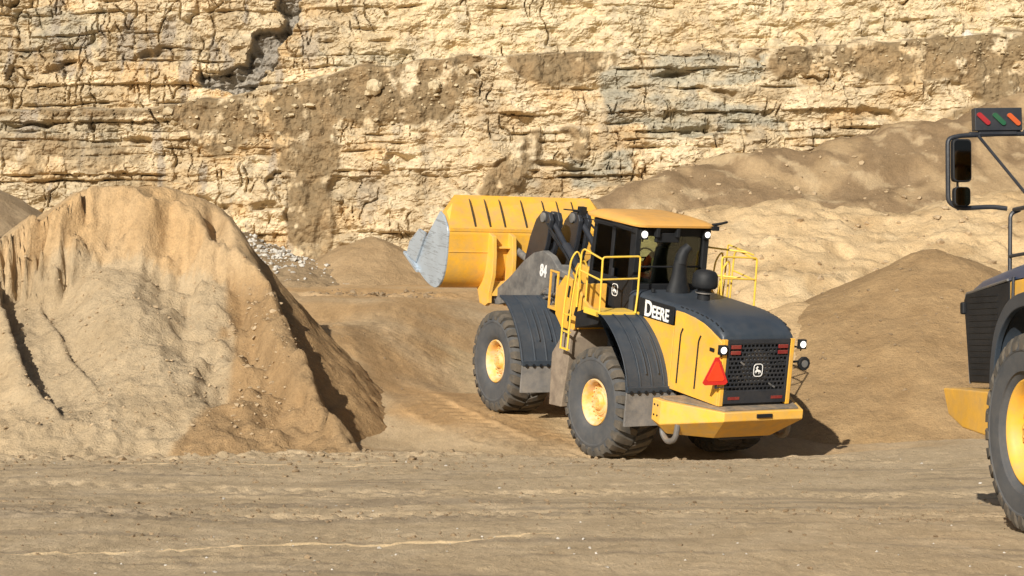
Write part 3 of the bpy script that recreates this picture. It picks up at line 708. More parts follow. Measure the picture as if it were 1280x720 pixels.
# ------------------------------------------------------------------ shared machine parts
def T_(x, y, z): return Matrix.Translation((x, y, z))
def plane_left(x, y, z):      # text plane on a machine's left side: runs toward the back, faces -x
    return Matrix(((0,0,-1,x),(-1,0,0,y),(0,1,0,z),(0,0,0,1)))
def plane_back(x, y, z):      # faces -y, runs to +x
    return Matrix(((1,0,0,x),(0,0,-1,y),(0,1,0,z),(0,0,0,1)))
def make_wheel(ro, wid, rr, nl, parent, M, rimmat, deep=.16, lugd=.062, planet=False):
    h = wid/2; ri = ro-lugd
    m = MB()      # rim with dished disc, outer face toward -x
    m.lathe([(rr+.035,-h+.06),(rr+.045,-h+.10),(rr+.01,-h+.16),(rr+.01,h-.1),(rr-.02,h-.1),(rr-.03,-h+deep+.12),(rr*.62,-h+deep+.05),(rr*.60,-h+deep-.02),(.001,-h+deep-.02),(.001,-h+deep-.03+.0),
             (rr*.50,-h+deep-.04),(rr*.66,-h+deep+.01),(rr*.70,-h+deep+.03),(rr-.05,-h+deep+.04),(rr-.035,-h+.12),(rr-.01,-h+.075),(rr+.02,-h+.055)], 56)
    wh = m.build('wheel', rimmat, parent, ang=30, M=M)
    b = MB()
    nb = 20
    for k in range(nb):
        t = 2*math.pi*k/nb; q = rr*.80
        b.disc(.018, -h+deep-.0, -h+deep+.04, 0, (0, q*math.cos(t), q*math.sin(t)), 6)
    b.lathe([(.001,-h+deep-.10),(rr*.30,-h+deep-.10),(rr*.38,-h+deep-.07),(rr*.42,-h+deep-.02),(.001,-h+deep-.02)], 32, closed=False)
    for k in range(8):
        t = 2*math.pi*k/8; b.disc(.014, -h+deep-.115, -h+deep-.09, 0, (0, rr*.24*math.cos(t), rr*.24*math.sin(t)), 6)
    if planet:
        for k in range(28):
            t = 2*math.pi*k/28; q = rr*.62
            b.disc(.016, -h+deep-.02, -h+deep+.05, 0, (0, q*math.cos(t), q*math.sin(t)), 6)
    b.build('hub', rimmat, wh, ang=30)
    c = MB()      # carcass
    pr = [(rr+.01,-h+.14),(rr+.05,-h+.07),(rr+.10,-h+.035),(rr+.22*(ro-rr),-h+.015),(rr+.45*(ro-rr),-h-.0),(rr+.60*(ro-rr),-h+.004),(rr+.62*(ro-rr),-h-.004),(rr+.66*(ro-rr),-h-.004),(rr+.68*(ro-rr),-h+.006),(rr+.80*(ro-rr),-h+.02),(ri-.03,-h+.06),(ri,-h+.13),(ri+.005,0)]
    pr = pr+[(a, -q) for a, q in pr[-2::-1]]
    c.lathe(pr, 72, closed=False)
    c.mi = 1
    for sd_ in (-1, 1):
        for k in range(nl):
            t0 = 2*math.pi*(k+(.5 if sd_ > 0 else 0))/nl; wd = 2*math.pi/nl*.60
            st = [(-.03*sd_*-1*0+.012, ro, .0, wd*.75), (h*.45, ro, .07, wd*.9), (h-.10, ro-.004, .13, wd), (h-.03, ro-.03, .145, wd), (h+.008, ro-.10, .155, wd*.95), (h+.010, ro-.17, .16, wd*.75)]
            vs = []
            for x, rr_, sk, ww in st:
                dn = ri-.02 if x < h-.05 else rr_-.06
                xi = x if x < h-.05 else h-.08
                for (rad, xx, tt) in ((rr_, x, t0+sk-ww/2), (rr_, x, t0+sk+ww/2), (dn, xi, t0+sk+ww/2*1.15), (dn, xi, t0+sk-ww/2*1.15)):
                    vs.append((xx*sd_, rad*math.sin(tt), rad*math.cos(tt)))
            fs = [[0,1,2,3]]
            for j in range(len(st)-1):
                a = j*4; bq = a+4
                for e in range(4): fs.append([a+e, a+(e+1) % 4, bq+(e+1) % 4, bq+e])
            fs.append([len(st)*4-4+e for e in (3,2,1,0)])
            c.add(vs, fs)
    c.build('tyre', [RUB, TREAD], wh, bevel=0, ang=30)
    return wh
RZ180 = Matrix.Rotation(math.pi, 4, 'Z')

# ------------------------------------------------------------------ wheel loader
ld = empty('wheel_loader', LO, 'yellow and charcoal wheel loader climbing the earth ramp with its bucket raised', 'wheel loader')
WC = 1.245
w0 = make_wheel(1.0, .87, .385, 25, ld, T_(-WC, 0, 1.0) @ Matrix.Rotation(.2, 4, 'X'), YELRIM, deep=.20)
for M in (FR @ T_(-WC, 3.8, 1.0) @ Matrix.Rotation(.9, 4, 'X'), T_(WC, 0, 1.0) @ RZ180, FR @ T_(WC, 3.8, 1.0) @ RZ180):
    c = copy_tree(w0, ld); c.matrix_local = M
m = MB(); m.disc(.20, -WC, WC, 0, (0, 0, 1.0), 20); m.prism([(-.35,.72),(.35,.72),(.38,1.0),(.3,1.32),(-.3,1.32),(-.38,1.0)], 0, -.42, .42); ax0 = m.build('axle', BLK2, ld, bevel=.02)
c = ax0.copy(); col.objects.link(c); c.parent = ld; c.matrix_local = FR @ T_(0, 3.8, 0)
# rear chassis
m = MB(); m.box(-.62, .62, -2.5, 1.55, 1.1, 1.55); m.box(-.45, .45, -2.3, .9, .78, 1.1); m.box(-.35, .35, 1.5, 2.1, 1.2, 1.9); m.build('rear_frame', BLK2, ld, bevel=.02)
m = MB(); m.disc(.16, .9, 2.35, 2, (0, 1.85, 0), 20); m.build('articulation_pin', GALV, ld, bevel=.01)
# hood: charcoal top with rounded shoulders, lofted along the machine
def loft(m, secs, close=True):
    n = len(secs[0]); vs = [q for s in secs for q in s]; fs = []
    for i in range(len(secs)-1):
        for k in range(n if close else n-1):
            a = i*n+k; b = i*n+(k+1) % n; fs.append([a, b, b+n, a+n])
    fs.append(list(range(n))[::-1]); fs.append([(len(secs)-1)*n+k for k in range(n)])
    return m.add(vs, fs)
def hsec(y, zt, hw, zb, rd=.14):
    pts = []
    for k in range(6):
        a = math.pi/2*k/5; pts.append((-hw+rd-rd*math.cos(a), y, zt-rd*.75+rd*.75*math.sin(a)))
    R_ = [(-x, yy, z) for x, yy, z in pts[::-1]]
    return [(-hw, y, zb)]+pts+R_+[(hw, y, zb)]
HP = [(.30,3.0,.86,2.62),(-.3,2.99,.86,2.62),(-1.0,2.975,.85,2.62),(-1.22,2.97,.84,2.80),(-1.6,2.955,.825,2.83),(-1.95,2.915,.80,2.77),(-2.2,2.87,.78,2.70),(-2.38,2.79,.765,2.63),(-2.50,2.70,.755,2.58),(-2.53,2.65,.75,2.58)]
m = MB(); loft(m, [hsec(y, zt, hw, zb) for y, zt, hw, zb in HP]); hood = m.build('hood', CHAR, ld, ang=50)
# raised lip and small louvres along both hood edges
for sx in (-1, 1):
    for k in range(9):
        y0 = -1.25-k*.14; z0 = float(np.interp(-y0, [1.0,1.22,1.6,1.95,2.2,2.38,2.5], [2.975,2.97,2.955,2.915,2.87,2.79,2.70]))-.02
        hw = float(np.interp(-y0, [1, 2.5], [.85, .755]))
        s = MB(); s.tube([(sx*(hw-.055), y0, z0-.005), (sx*(hw-.045), y0-.09, z0-.012-.05*max(0, -y0-1.7))], .014, 6)
        s.build('louvre', BLK, hood)
m = MB(); m.box(-.34, .34, -1.9, -1.1, 3.10, 3.125); 
# sides: front dark panel with the lettering, yellow panels
for sx in (-1, 1):
    m = MB(); X0, X1 = (sx*.86, sx*.80)
    m.prism([(.45,2.60),(.45,3.02),(-1.20,3.02),(-1.20,2.58)], 0, min(X0*.995, X1), max(X0*.995, X1)) if False else None
    m.prism([(.35,1.55),(.35,2.60),(-1.20,2.60),(-1.20,1.50)], 0, min(X0, X1), max(X0, X1)); m.build('side_panel', YEL, ld, bevel=.012)
    # engine door, tapering with the hood
    P = [(-1.22,1.48),(-1.22,2.88),(-1.45,2.875),(-1.75,2.84),(-2.0,2.785),(-2.2,2.71),(-2.38,2.62),(-2.52,2.54),(-2.54,1.44)]
    def xs(y): return .865+(y+1.22)*.07
    m = MB(); vs = [(sx*xs(y), y, z) for y, z in P]+[(sx*(xs(y)-.05), y, z) for y, z in P]; n = len(P)
    m.add(vs, [list(range(n)), list(range(2*n-1, n-1, -1))]+[[k, (k+1) % n, n+(k+1) % n, n+k] for k in range(n)])
    dr = m.build('engine_door', YEL, ld, bevel=.012)
    for ya, yb, zt in ((-1.42, -1.46, 2.60), (-1.92, -1.96, 2.56)):
        g_ = MB(); g_.tube([(sx*(xs(ya)+.004), ya-.05, zt-.0), (sx*(xs(ya)+.006), ya, zt-.10), (sx*(xs(ya)+.006), ya+.01, 1.62)], .016, 6, .05); g_.build('panel_seam', BLK, dr)
    h_ = MB(); h_.box(*sorted((sx*(xs(-2.3)), sx*(xs(-2.3)+.02))), -2.36, -2.24, 2.35, 2.41); h_.build('handle', BLK, dr)
# upper dark panel and lettering
m = MB(); m.prism([(.12,2.615),(.12,2.93),(-1.19,2.93),(-1.19,2.615)], 0, -.885, -.862); dp = m.build('name_panel', BLK, ld, bevel=.006)
text_obj('lettering', 'D', .39, WHT, dp, plane_left(-.888, -.27, 2.64), bold=.028, sx=.86)
text_obj('lettering', 'EERE', .305, WHT, dp, plane_left(-.888, -.515, 2.64), bold=.028, sx=.84)
m = MB(); m.prism([(.12,2.615),(.12,2.93),(-1.19,2.93),(-1.19,2.615)], 0, .862, .885); m.build('name_panel', BLK, ld, bevel=.006)
# rear face
m = MB(); m.box(-.74, .74, -2.50, -2.42, 1.46, 2.62); rf = m.build('radiator_housing', BLK, ld)
for sx in (-1, 1):
    m = MB(); m.box(*sorted((sx*.67, sx*.755)), -2.575, -2.45, 1.44, 2.60); m.build('corner_post', YEL, ld, bevel=.012)
m = MB(); m.box(-.66, .66, -2.575, -2.545, 1.48, 1.70); m.box(-.66, .66, -2.575, -2.545, 2.52, 2.60); m.box(-.66, -.61, -2.573, -2.545, 1.70, 2.52); m.box(.61, .66, -2.573, -2.545, 1.70, 2.52)
gr = m.build('grille', BLK2, ld, bevel=.008)
m = MB()
nr = 11
for i in range(nr+1):
    z = 1.70+.82*i/nr; m.box(-.61, .61, -2.567, -2.55, z-.013, z+.013)
for i in range(nr):
    z0 = 1.70+.82*i/nr+.013; z1 = z0+.82/nr-.026
    for k in range(-8, 9):
        x = (k+(.5 if i % 2 else 0))*.083
        if abs(x) < .6: m.box(x-.010, x+.010, -2.565, -2.552, z0, z1)
m.build('grille_mesh', BLK2, gr)
m = MB()
rg = random.Random(4)
for k in range(60):
    x = rg.uniform(-.55, .55); z = rg.uniform(1.78, 2.45); l = rg.uniform(.05, .18)
    m.box(x, x+l, -2.530, -2.518, z, z+.012)
m.disc(.30, -2.53, -2.505, 1, (0, 0, 2.1), 24)
m.build('cooling_fan', GALV, rf)
for sx in (-1, 1):
    for z in (2.47, 2.37):
        m = MB(); m.box(sx*.50-.10, sx*.50+.10, -2.60, -2.568, z-.033, z+.033); m.build('tail_light', REDL, gr, bevel=.008)
    m = MB(); m.box(sx*.46-.12, sx*.46+.12, -2.585, -2.576, 1.55, 1.60); m.build('reflector', REDL, gr)
for x, z, a in ((-.33, 2.18, -.6), (.31, 1.80, -.5), (.36, 1.77, -.5)):
    m = MB(); m.M = T_(x, -2.570, z) @ Matrix.Rotation(a*-1, 4, 'Y'); m.box(-.05, .05, -.004, .004, -.014, .014); m.build('clip', GALV, gr)
# leaping deer badge
DEER = [(-.46,.30),(-.40,.36),(-.30,.38),(-.22,.52),(-.10,.62),(-.16,.50),(-.12,.40),(.02,.50),(-.04,.36),(-.14,.28),(-.12,.14),(.05,.06),(.25,.02),(.36,-.02),(.44,-.14),(.50,-.10),(.46,-.28),(.62,-.44),(.50,-.42),(.34,-.30),(.20,-.22),(.26,-.40),(.16,-.58),(.14,-.36),(.04,-.22),(-.10,-.20),(-.28,-.30),(-.36,-.48),(-.40,-.28),(-.26,-.16),(-.44,-.20),(-.56,-.34),(-.50,-.12),(-.28,.0),(-.28,.14),(-.36,.24)]
def badge(parent, M, s, back=True):
    m = MB(); n = 28; P = []
    for k in range(n):
        t = 2*math.pi*k/n; c_, s_ = math.cos(t), math.sin(t)
        P.append((math.copysign(abs(c_)**.55, c_)*.86, math.copysign(abs(s_)**.55, s_)))
    vs = [(x*s, y*s, .003) for x, y in P]+[(x*s*.88, y*s*.88, .003) for x, y in P]+[(x*s, y*s, -.004) for x, y in P]+[(x*s*.88, y*s*.88, -.004) for x, y in P]
    fs = []
    for k in range(n):
        j = (k+1) % n
        fs += [[k, j, n+j, n+k], [k, 2*n+k, 2*n+j, j], [n+k, n+j, 3*n+j, 3*n+k]]
    m.add(vs, fs); m.prism([(x*s*1.05, y*s*1.05) for x, y in DEER], 2, -.003, .004)
    o = m.build('badge', WHT, parent); o.matrix_local = M
    return o
bp = MB(); bp.prism([(math.cos(t*.4488)*.115, 2.06+math.sin(t*.4488)*.125) for t in range(14)], 1, -2.585, -2.568); bpo = bp.build('badge_plate', BLK, gr)
b_ = badge(gr, plane_back(.0, -2.592, 2.06), .115)
# slow vehicle triangle, lamps
def tri(m, cx, cz, s, y0, y1):
    m.prism([(cx-s*.5, cz-s*.38), (cx-s*.40, cz-s*.46), (cx+s*.40, cz-s*.46), (cx+s*.5, cz-s*.38), (cx+s*.07, cz+s*.46), (cx-s*.07, cz+s*.46)], 1, y0, y1)
m = MB(); tri(m, -.905, 2.07, .52, -2.625, -2.61); sm = m.build('warning_triangle', REDD, ld)
m = MB(); tri(m, -.905, 2.065, .36, -2.632, -2.622); m.build('triangle_centre', RED, sm)
m = MB(); m.box(-.93, -.76, -2.605, -2.55, 1.86, 1.90); m.box(-.88, -.85, -2.608, -2.58, 1.76, 2.0); m.tube([(-.88,-2.6,1.78),(-.45,-2.62,1.79)], .010, 6); m.build('sign_bracket', BLK2, sm)
def worklight(x, y, z, r=.062, parent=None, fy=-1, nm='work_light', M=None):
    m = MB(); m.box(x-r*1.25, x+r*1.25, y, y+.07, z-r*1.35, z+r*1.35); m.tube([(x, y+.04, z-r*1.3), (x, y+.06, z-r*2.0)], .015, 6)
    o = m.build(nm, BLK, parent, bevel=.012)
    m = MB(); m.disc(r*.95, y-.012, y+.004, 1, (x, 0, z), 18); m.build('lens', LAMP, o)
    return o
worklight(-.80, -2.64, 2.43, .062, ld); worklight(.98, -2.52, 2.48, .062, ld)
m = MB(); m.tube([(.72,-2.46,2.46),(.93,-2.47,2.42)], .018, 6); m.build('lamp_bracket', BLK2, ld)
m = MB(); m.tube([(.74,-2.5,2.17),(.98,-2.46,2.17)], .022, 8); m.disc(.125, -2.50, -2.44, 1, (1.07, 0, 2.13), 10); rv = m.build('round_reflector', BLK, ld, bevel=.01)
m = MB(); m.disc(.065, -2.512, -2.50, 1, (1.07, 0, 2.13), 16); m.build('lens', GALV, rv)
# counterweight
PLc = [(-1.40,-1.52),(-1.40,-1.78),(-.84,-2.88),(.84,-2.88),(1.40,-1.78),(1.40,-1.52)]
m = MB(); n = 6
top = [(x, y, 1.40) for x, y in PLc]; mid = [(x, y, zz) for (x, y), zz in zip(PLc, (1.02, .98, 1.24, 1.24, .98, 1.02))]
bot = [(-1.36,-1.52,1.0),(-1.22,-1.78,.80),(-.60,-2.30,.82),(.60,-2.30,.82),(1.22,-1.78,.80),(1.36,-1.52,1.0)]
loft(m, [bot, mid, top]); cw = m.build('counterweight', YELD, ld, bevel=.02, ang=25)
m = MB(); m.prism([(-1.28,-1.56),(-1.28,-1.76),(-.78,-2.80),(.78,-2.80),(1.28,-1.76),(1.28,-1.56)], 2, 1.402, 1.432); m.build('walkway', DECK, cw, bevel=.006)
m = MB(); m.box(-.16, .16, -2.905, -2.86, 1.29, 1.355); m.box(-.14,.14,-2.92,-2.90,1.30,1.31); m.build('drawbar_slot', BLK, cw)
for x, y in ((-1.405,-1.60),(-1.405,-1.70)):
    for z in (1.30, 1.12): m = MB(); m.disc(.018, x-.006, x+.006, 0, (0, y, z), 8); m.build('bolt', BLK, cw)
for sx in (-1, 1):
    m = MB(); m.tube([(sx*1.20,-1.62,1.06),(sx*1.20,-1.60,.78),(sx*1.20,-1.80,.66),(sx*1.20,-2.02,.76),(sx*1.20,-2.06,1.04)], .052, 10, .10); m.build('tow_hook', GALV, cw)
# fenders
def fender(prof, parent, M, sx, flz, x0=-1.74, x1=-.66):
    th = .045; n = len(prof); X = sorted((sx*x0*-1, sx*x1*-1))
    inner = []
    for i, (y, z) in enumerate(prof):
        a = prof[max(0, i-1)]; b = prof[min(n-1, i+1)]; d = Vector((b[0]-a[0], b[1]-a[1])).normalized()
        inner.append((y+d.y*-th*-1, z+d.x*th*1) if False else (y-(-d.y)*th*-1*-1, z))
    inner = [(y*.0+ (y+ (0-y)*th/math.hypot(y, z-1.0)), z+(1.0-z)*th/math.hypot(y, z-1.0)) for y, z in prof]
    m = MB(); m.prism(prof+inner[::-1], 0, X[0], X[1])
    for xr in (-1.725, -1.45, -1.20, -.95, -.68):      # ribs running round the arch
        xx = sx*-xr if sx > 0 else xr
        outer = [(y*(1+.016/math.hypot(y, z-1)), 1+(z-1)*(1+.016/math.hypot(y, z-1))) for y, z in prof[1:]]
        m.prism(outer+[(a, b) for a, b in prof[1:]][::-1], 0, xx-.018, xx+.018)
    yb, zb = prof[-1]
    m.box(X[0], X[1], yb-.035, yb+.03, zb-.06, zb+.04)
    o = m.build('fender', FEND, parent, bevel=.008, ang=40, M=M)
    for k in range(7):
        x = X[0]+.08+k*(X[1]-X[0]-.16)/6; m = MB(); m.disc(.032, yb-.055, yb-.03, 1, (x, 0, zb-.05), 10); m.build('bolt', BLK, o)
    for xr in (-1.33, -1.07):
        s = MB(); xx = xr*-sx; i0 = 2
        pts = [(xx, y*(1+.045/math.hypot(y, z-1)), 1+(z-1)*(1+.045/math.hypot(y, z-1))) for y, z in prof[9:-4]]
        s.tube(pts, .014, 6); s.build('strap', FEND, o)
    m = MB(); ya = yb+.0; m.prism([(ya-.014, zb-.03), (ya+.012, zb-.03), (ya+.02, zb-flz), (ya-.03, zb-flz)], 0, X[0]+.0, X[1]-.02); m.build('mud_flap', FLAP, o, bevel=.006)
    return o
def smooth(P, n=4):
    out = []
    for i in range(len(P)-1):
        p0 = P[max(0, i-1)]; p1 = P[i]; p2 = P[i+1]; p3 = P[min(len(P)-1, i+2)]
        for j in range(n):
            t = j/n; out.append(tuple(.5*((2*p1[k])+(-p0[k]+p2[k])*t+(2*p0[k]-5*p1[k]+4*p2[k]-p3[k])*t*t+(-p0[k]+3*p1[k]-3*p2[k]+p3[k])*t**3) for k in (0, 1)))
    return out+[P[-1]]
RFP = smooth([(-.02,2.62),(-.26,2.58),(-.62,2.36),(-.93,2.05),(-1.12,1.72),(-1.19,1.48)])
FFP = smooth([(-.22,2.36),(-.45,2.30),(-.68,2.18),(-.95,1.95),(-1.22,1.62),(-1.40,1.24)])
for sx in (-1, 1):
    fender(RFP, ld, None, sx, .66)
    fender(FFP, ld, FR @ T_(0, 3.8, 0), sx, .58)
# platforms beside the cab
for sx in (-1, 1):
    m = MB(); m.box(*sorted((sx*1.72, sx*.86)), -.10, .42, 2.615, 2.645); m.prism([(0,2.60),(-.11,2.60),(-.11,2.66),(0,2.66)], 0, *sorted((sx*1.74, sx*.88))); m.box(*sorted((sx*1.74, sx*1.72)), -.10, .42, 2.57, 2.68); pl = m.build('platform', YELR, ld, bevel=.006)
    m = MB(); m.prism([(-.02,2.60),(.62,2.60),(.9,2.50),(.9,2.2),(.5,2.30),(.15,2.40)], 0, *sorted((sx*1.60, sx*.86))); m.build('platform_box', BLK, ld, bevel=.02)
    # dusty tank and step plates ahead of the rear wheel
    m = MB(); m.prism([(1.34,2.0),(1.14,2.14),(1.04,2.0),(1.06,1.5),(1.18,.66),(1.62,.62),(1.66,1.6)], 0, *sorted((sx*1.58, sx*.75))); m.build('step_tank', MUD, ld, bevel=.02)
    # yellow step frame with cut-outs
    m = MB(); m.prism([(1.56,2.10),(1.50,2.55),(1.42,2.98),(1.28,3.05),(1.10,3.0),(.98,2.86),(.80,2.72),(.45,2.60),(.20,2.56),(.20,2.48),(.5,2.44),(.85,2.28),(1.1,2.12)], 0, *sorted((sx*1.50, sx*1.44))); m.box(*sorted((sx*1.46, sx*.90)), 1.00, 1.06, 2.15, 3.0); m.box(*sorted((sx*1.47, sx*.90)), .40, 1.02, 2.50, 2.56); m.box(*sorted((sx*1.46, sx*.70)), 1.50, 1.56, 2.10, 2.62); sf = m.build('step_frame', YEL, ld, bevel=.012)
    for (y, z, a) in ((1.34, 2.80, .15), (1.28, 2.36, .15), (1.05, 2.50, .3)):
        m = MB(); xx = sx*1.503; m.M = T_(xx, y, z) @ Matrix.Rotation(a, 4, 'X'); m.box(-.006, .006, -.035, .035, -.11, .11); m.build('slot', BLK, sf, bevel=.004)
# ladders and rails
def rails(sx):
    X = sx*1.70; m = MB()
    m.tube([(X,-.06,2.62),(X,-.02,3.64),(sx*.90,-.02,3.66),(sx*.92,-.06,2.98),(sx*.98,-.12,2.64)], .0185, 8, .06)
    m.tube([(X,-.04,3.24),(sx*.90,-.04,3.26)], .0165, 8)
    m.tube([(X,-.02,3.60),(X,.62,3.70),(X,.70,3.62),(X,.72,2.62)], .018, 8, .06)
    m.tube([(X,-.04,3.22),(X,.72,3.30)], .018, 8)
    m.build('handrail', YELR, ld)
    m = MB()
    for yy, zt in ((1.10, 3.45), (.86, 3.32)):
        m.tube([(sx*1.73,yy+.02,1.78),(sx*1.73,yy,2.6),(sx*1.70,yy-.06,zt),(sx*1.62,yy-.12,zt+.18),(sx*1.5,yy-.10,zt),(sx*1.46,yy-.05,2.72)], .018, 8, .10)
    for z in (1.80, 2.12, 2.44): m.box(*sorted((sx*1.75, sx*1.69)), .86, 1.12, z-.010, z+.010)
    m.build('ladder', YELR, ld)
rails(-1); rails(1)
m = MB(); X = 1.70     # open gate frame on the far side
m.tube([(X,.1,3.68),(X+.02,.95,3.76),(X,.95,2.7)], .0165, 8, .05); m.tube([(1.1,.95,3.72),(1.70,.3,3.70)], .018, 8); m.tube([(1.1,.95,3.2),(1.70,.35,3.2)], .018, 8)
m.tube([(1.1,.95,3.72),(1.08,.95,2.66)], .0165, 8); m.build('gate', YELR, ld)
# exhaust stack and air pre-cleaner
m = MB(); EX, EY = .02, .04
loft(m, [[(EX+rx*math.cos(t*math.pi/8), EY+oy+ry*math.sin(t*math.pi/8), z) for t in range(16)] for z, rx, ry, oy in ((2.94,.25,.17,0),(3.06,.23,.16,0),(3.18,.18,.13,0),(3.34,.15,.11,0),(3.50,.135,.10,0),(3.58,.125,.095,0))])
m.tube([(EX,EY,3.52),(EX+.02,EY,3.66),(EX+.06,EY-.01,3.76),(EX+.14,EY-.03,3.84)], [.12,.115,.10,.085], 14, 0); m.build('exhaust_stack', BLK, ld, ang=50)
m = MB(); PX, PY = .06, -.72
m.lathe([(.001,3.52),(.10,3.52),(.18,3.495),(.225,3.43),(.235,3.30),(.232,3.23),(.20,3.195),(.13,3.185),(.12,3.13),(.15,3.125),(.15,3.095),(.115,3.09),(.115,2.98),(.001,2.98)], 32, 2, (PX, PY, 0), False); pc = m.build('air_precleaner', BLK, ld, ang=45)
m = MB(); m.lathe([(.151,3.10),(.158,3.10),(.158,3.12),(.151,3.12)], 32, 2, (PX, PY, 0)); m.build('clamp', GALV, pc)
m = MB(); m.disc(.04, 3.01, 3.07, 2, (-.55, .0, 0), 12); m.build('filler_cap', BLK, hood)
# cab
cb = MB()
zf, zt = 3.02, 4.14; xl = .80; y0, y1 = .40, 1.86
def post(m, x, y, yt, w_=.05, d=.06, z0=2.50): m.add([(x-w_,y-d,z0),(x+w_,y-d,z0),(x+w_,y+d,z0),(x-w_,y+d,z0),(x-w_,yt-d,zt),(x+w_,yt-d,zt),(x+w_,yt+d,zt),(x-w_,yt+d,zt)], [[3,2,1,0],[4,5,6,7],[0,1,5,4],[1,2,6,5],[2,3,7,6],[3,0,4,7]])
for sx in (-1, 1):
    x = sx*(xl-.05)
    post(cb, x, y0, y0, .06, .09); post(cb, x, 1.12, 1.10, .045, .05); post(cb, x, 1.84, 1.72, .045, .05)
    cb.box(*sorted((sx*.80, sx*.70)), y0, 1.8, zt-.10, zt); cb.box(*sorted((sx*.79, sx*.72)), y0, 1.84, 2.45, 2.60)
cb.box(-.75, .75, y0-.07, y0+.03, zt-.16, zt); cb.box(-.75, .75, y0-.06, y0+.03, 2.50, 3.10); cb.box(-.75, .75, 1.70, 1.78, zt-.1, zt); cb.box(-.75, .75, 1.80, 1.88, 2.50, 2.85)
cb.box(-.78, .78, .36, 1.86, 2.40, 2.52); cb.box(-.66, .66, y0-.065, y0+.0, 3.40, 3.43)
cab = cb.build('cab', BLK, ld, bevel=.012)
for sx in (-1, 1):
    m = MB(); m.box(*sorted((sx*.775, sx*.765)), y0+.08, 1.08, 2.60, zt-.10); m.build('window', GLASS, cab)
    m = MB(); m.prism([(1.15,2.60),(1.80,2.60),(1.70,zt-.10),(1.15,zt-.10)], 0, *sorted((sx*.775, sx*.765))); m.build('window', GLASS, cab)
    m = MB(); m.box(*sorted((sx*.805, sx*.76)), y0+.05, 1.80, 2.52, 3.14); lp = m.build('lower_panel', BLK, cab, bevel=.01)
    m = MB(); m.box(*sorted((sx*.83, sx*.805)), .95, 1.02, 3.15, 3.30); m.build('door_handle', BLK2, cab, bevel=.008)
m = MB(); m.box(-.70, .70, y0-.035, y0-.025, 3.10, zt-.16); m.build('window', GLASS, cab)
m = MB(); m.add([(-.72,1.855,2.85),(.72,1.855,2.85),(.72,1.755,zt-.1),(-.72,1.755,zt-.1)], [[0,1,2,3]]); m.build('window', GLASS, cab)
badge(cab, plane_left(-.812, .87, 2.91), .115)
def rsec(z, x, ya, yb, rd, n=5):
    pts = []
    for cx, cy, a0 in ((x-rd, yb-rd, 0), (-x+rd, yb-rd, 90), (-x+rd, ya+rd, 180), (x-rd, ya+rd, 270)):
        for k in range(n):
            a = R(a0+90*k/(n-1)); pts.append((cx+rd*math.cos(a), cy+rd*math.sin(a), z))
    return pts
m = MB(); loft(m, [rsec(4.145,.78,.30,1.95,.12), rsec(4.16,.85,.16,2.06,.18), rsec(4.20,.86,.15,2.08,.18), rsec(4.225,.84,.20,2.05,.18), rsec(4.265,.79,.40,1.98,.2), rsec(4.30,.72,.75,1.85,.22), rsec(4.31,.5,1.0,1.6,.2)])
rf_ = m.build('cab_roof', ROOFY, cab, ang=60)
m = MB(); m.tube([(-.93,2.06,4.10),(-.94,1.2,4.12),(-.94,.30,4.12)], .012, 6); m.tube([(-.94,.26,4.12),(-.94,1.0,4.17)],.010,6); m.build('roof_rail', BLK, cab)
m = MB(); m.tube([(-.8,2.05,4.20),(-1.08,2.08,4.22)], .025, 8); m.box(-.98,-.86,1.98,2.12,4.14,4.30); m.tube([(-.95,2.05,4.22),(-1.30,2.10,4.24)], .014, 6); m.build('roof_bracket', BLK, cab)
m = MB(); m.tube([(.78,.22,4.22),(.96,.16,4.26),(1.12,.2,4.28),(1.08,.3,4.24),(.9,.3,4.20)], .022, 8, .05); m.box(.74,.88,.12,.24,4.12,4.20); m.build('roof_bracket', BLK, cab)
for x in (-.42, .02): 
    m = MB(); m.box(x-.035, x+.035, .17, .28, 3.98, 4.19); m.build('roof_bracket', BLK, cab, bevel=.01)
m = MB(); m.box(-.42, .10, .24, .30, 3.88, 4.05); m.build('sun_blind', BLK, cab, bevel=.01)
worklight(-.66, .27, 4.02, .070, cab); worklight(.72, .25, 4.03, .060, cab)
# inside the cab
m = MB(); m.box(-.05, .50, .86, 1.32, 2.96, 3.08); m.prism([(.80,3.04),(.92,3.04),(.84,3.74),(.74,3.74)], 0, -.03, .48); m.box(.10,.36,.78,.86,3.72,3.92); m.box(.05,.40,.9,1.25,2.5,2.96); m.build('seat', SEATM, cab, bevel=.04)
m = MB(); m.box(-.25, .62, 1.52, 1.74, 2.52, 3.28); m.box(.54,.68,.9,1.5,2.9,3.2); m.tube([(.22,1.62,3.2),(.22,1.46,3.42)], .03, 8); m.build('console', BLK, cab, bevel=.03)
m = MB(); m.M = T_(.22, 1.44, 3.43) @ Matrix.Rotation(R(62), 4, 'X'); m.lathe([(.19+.015*math.cos(a*.785), .015*math.sin(a*.785)) for a in range(8)], 24, 2); m.box(-.19,.19,-.012,.012,-.01,.01); m.build('steering_wheel', BLK, cab, ang=60)

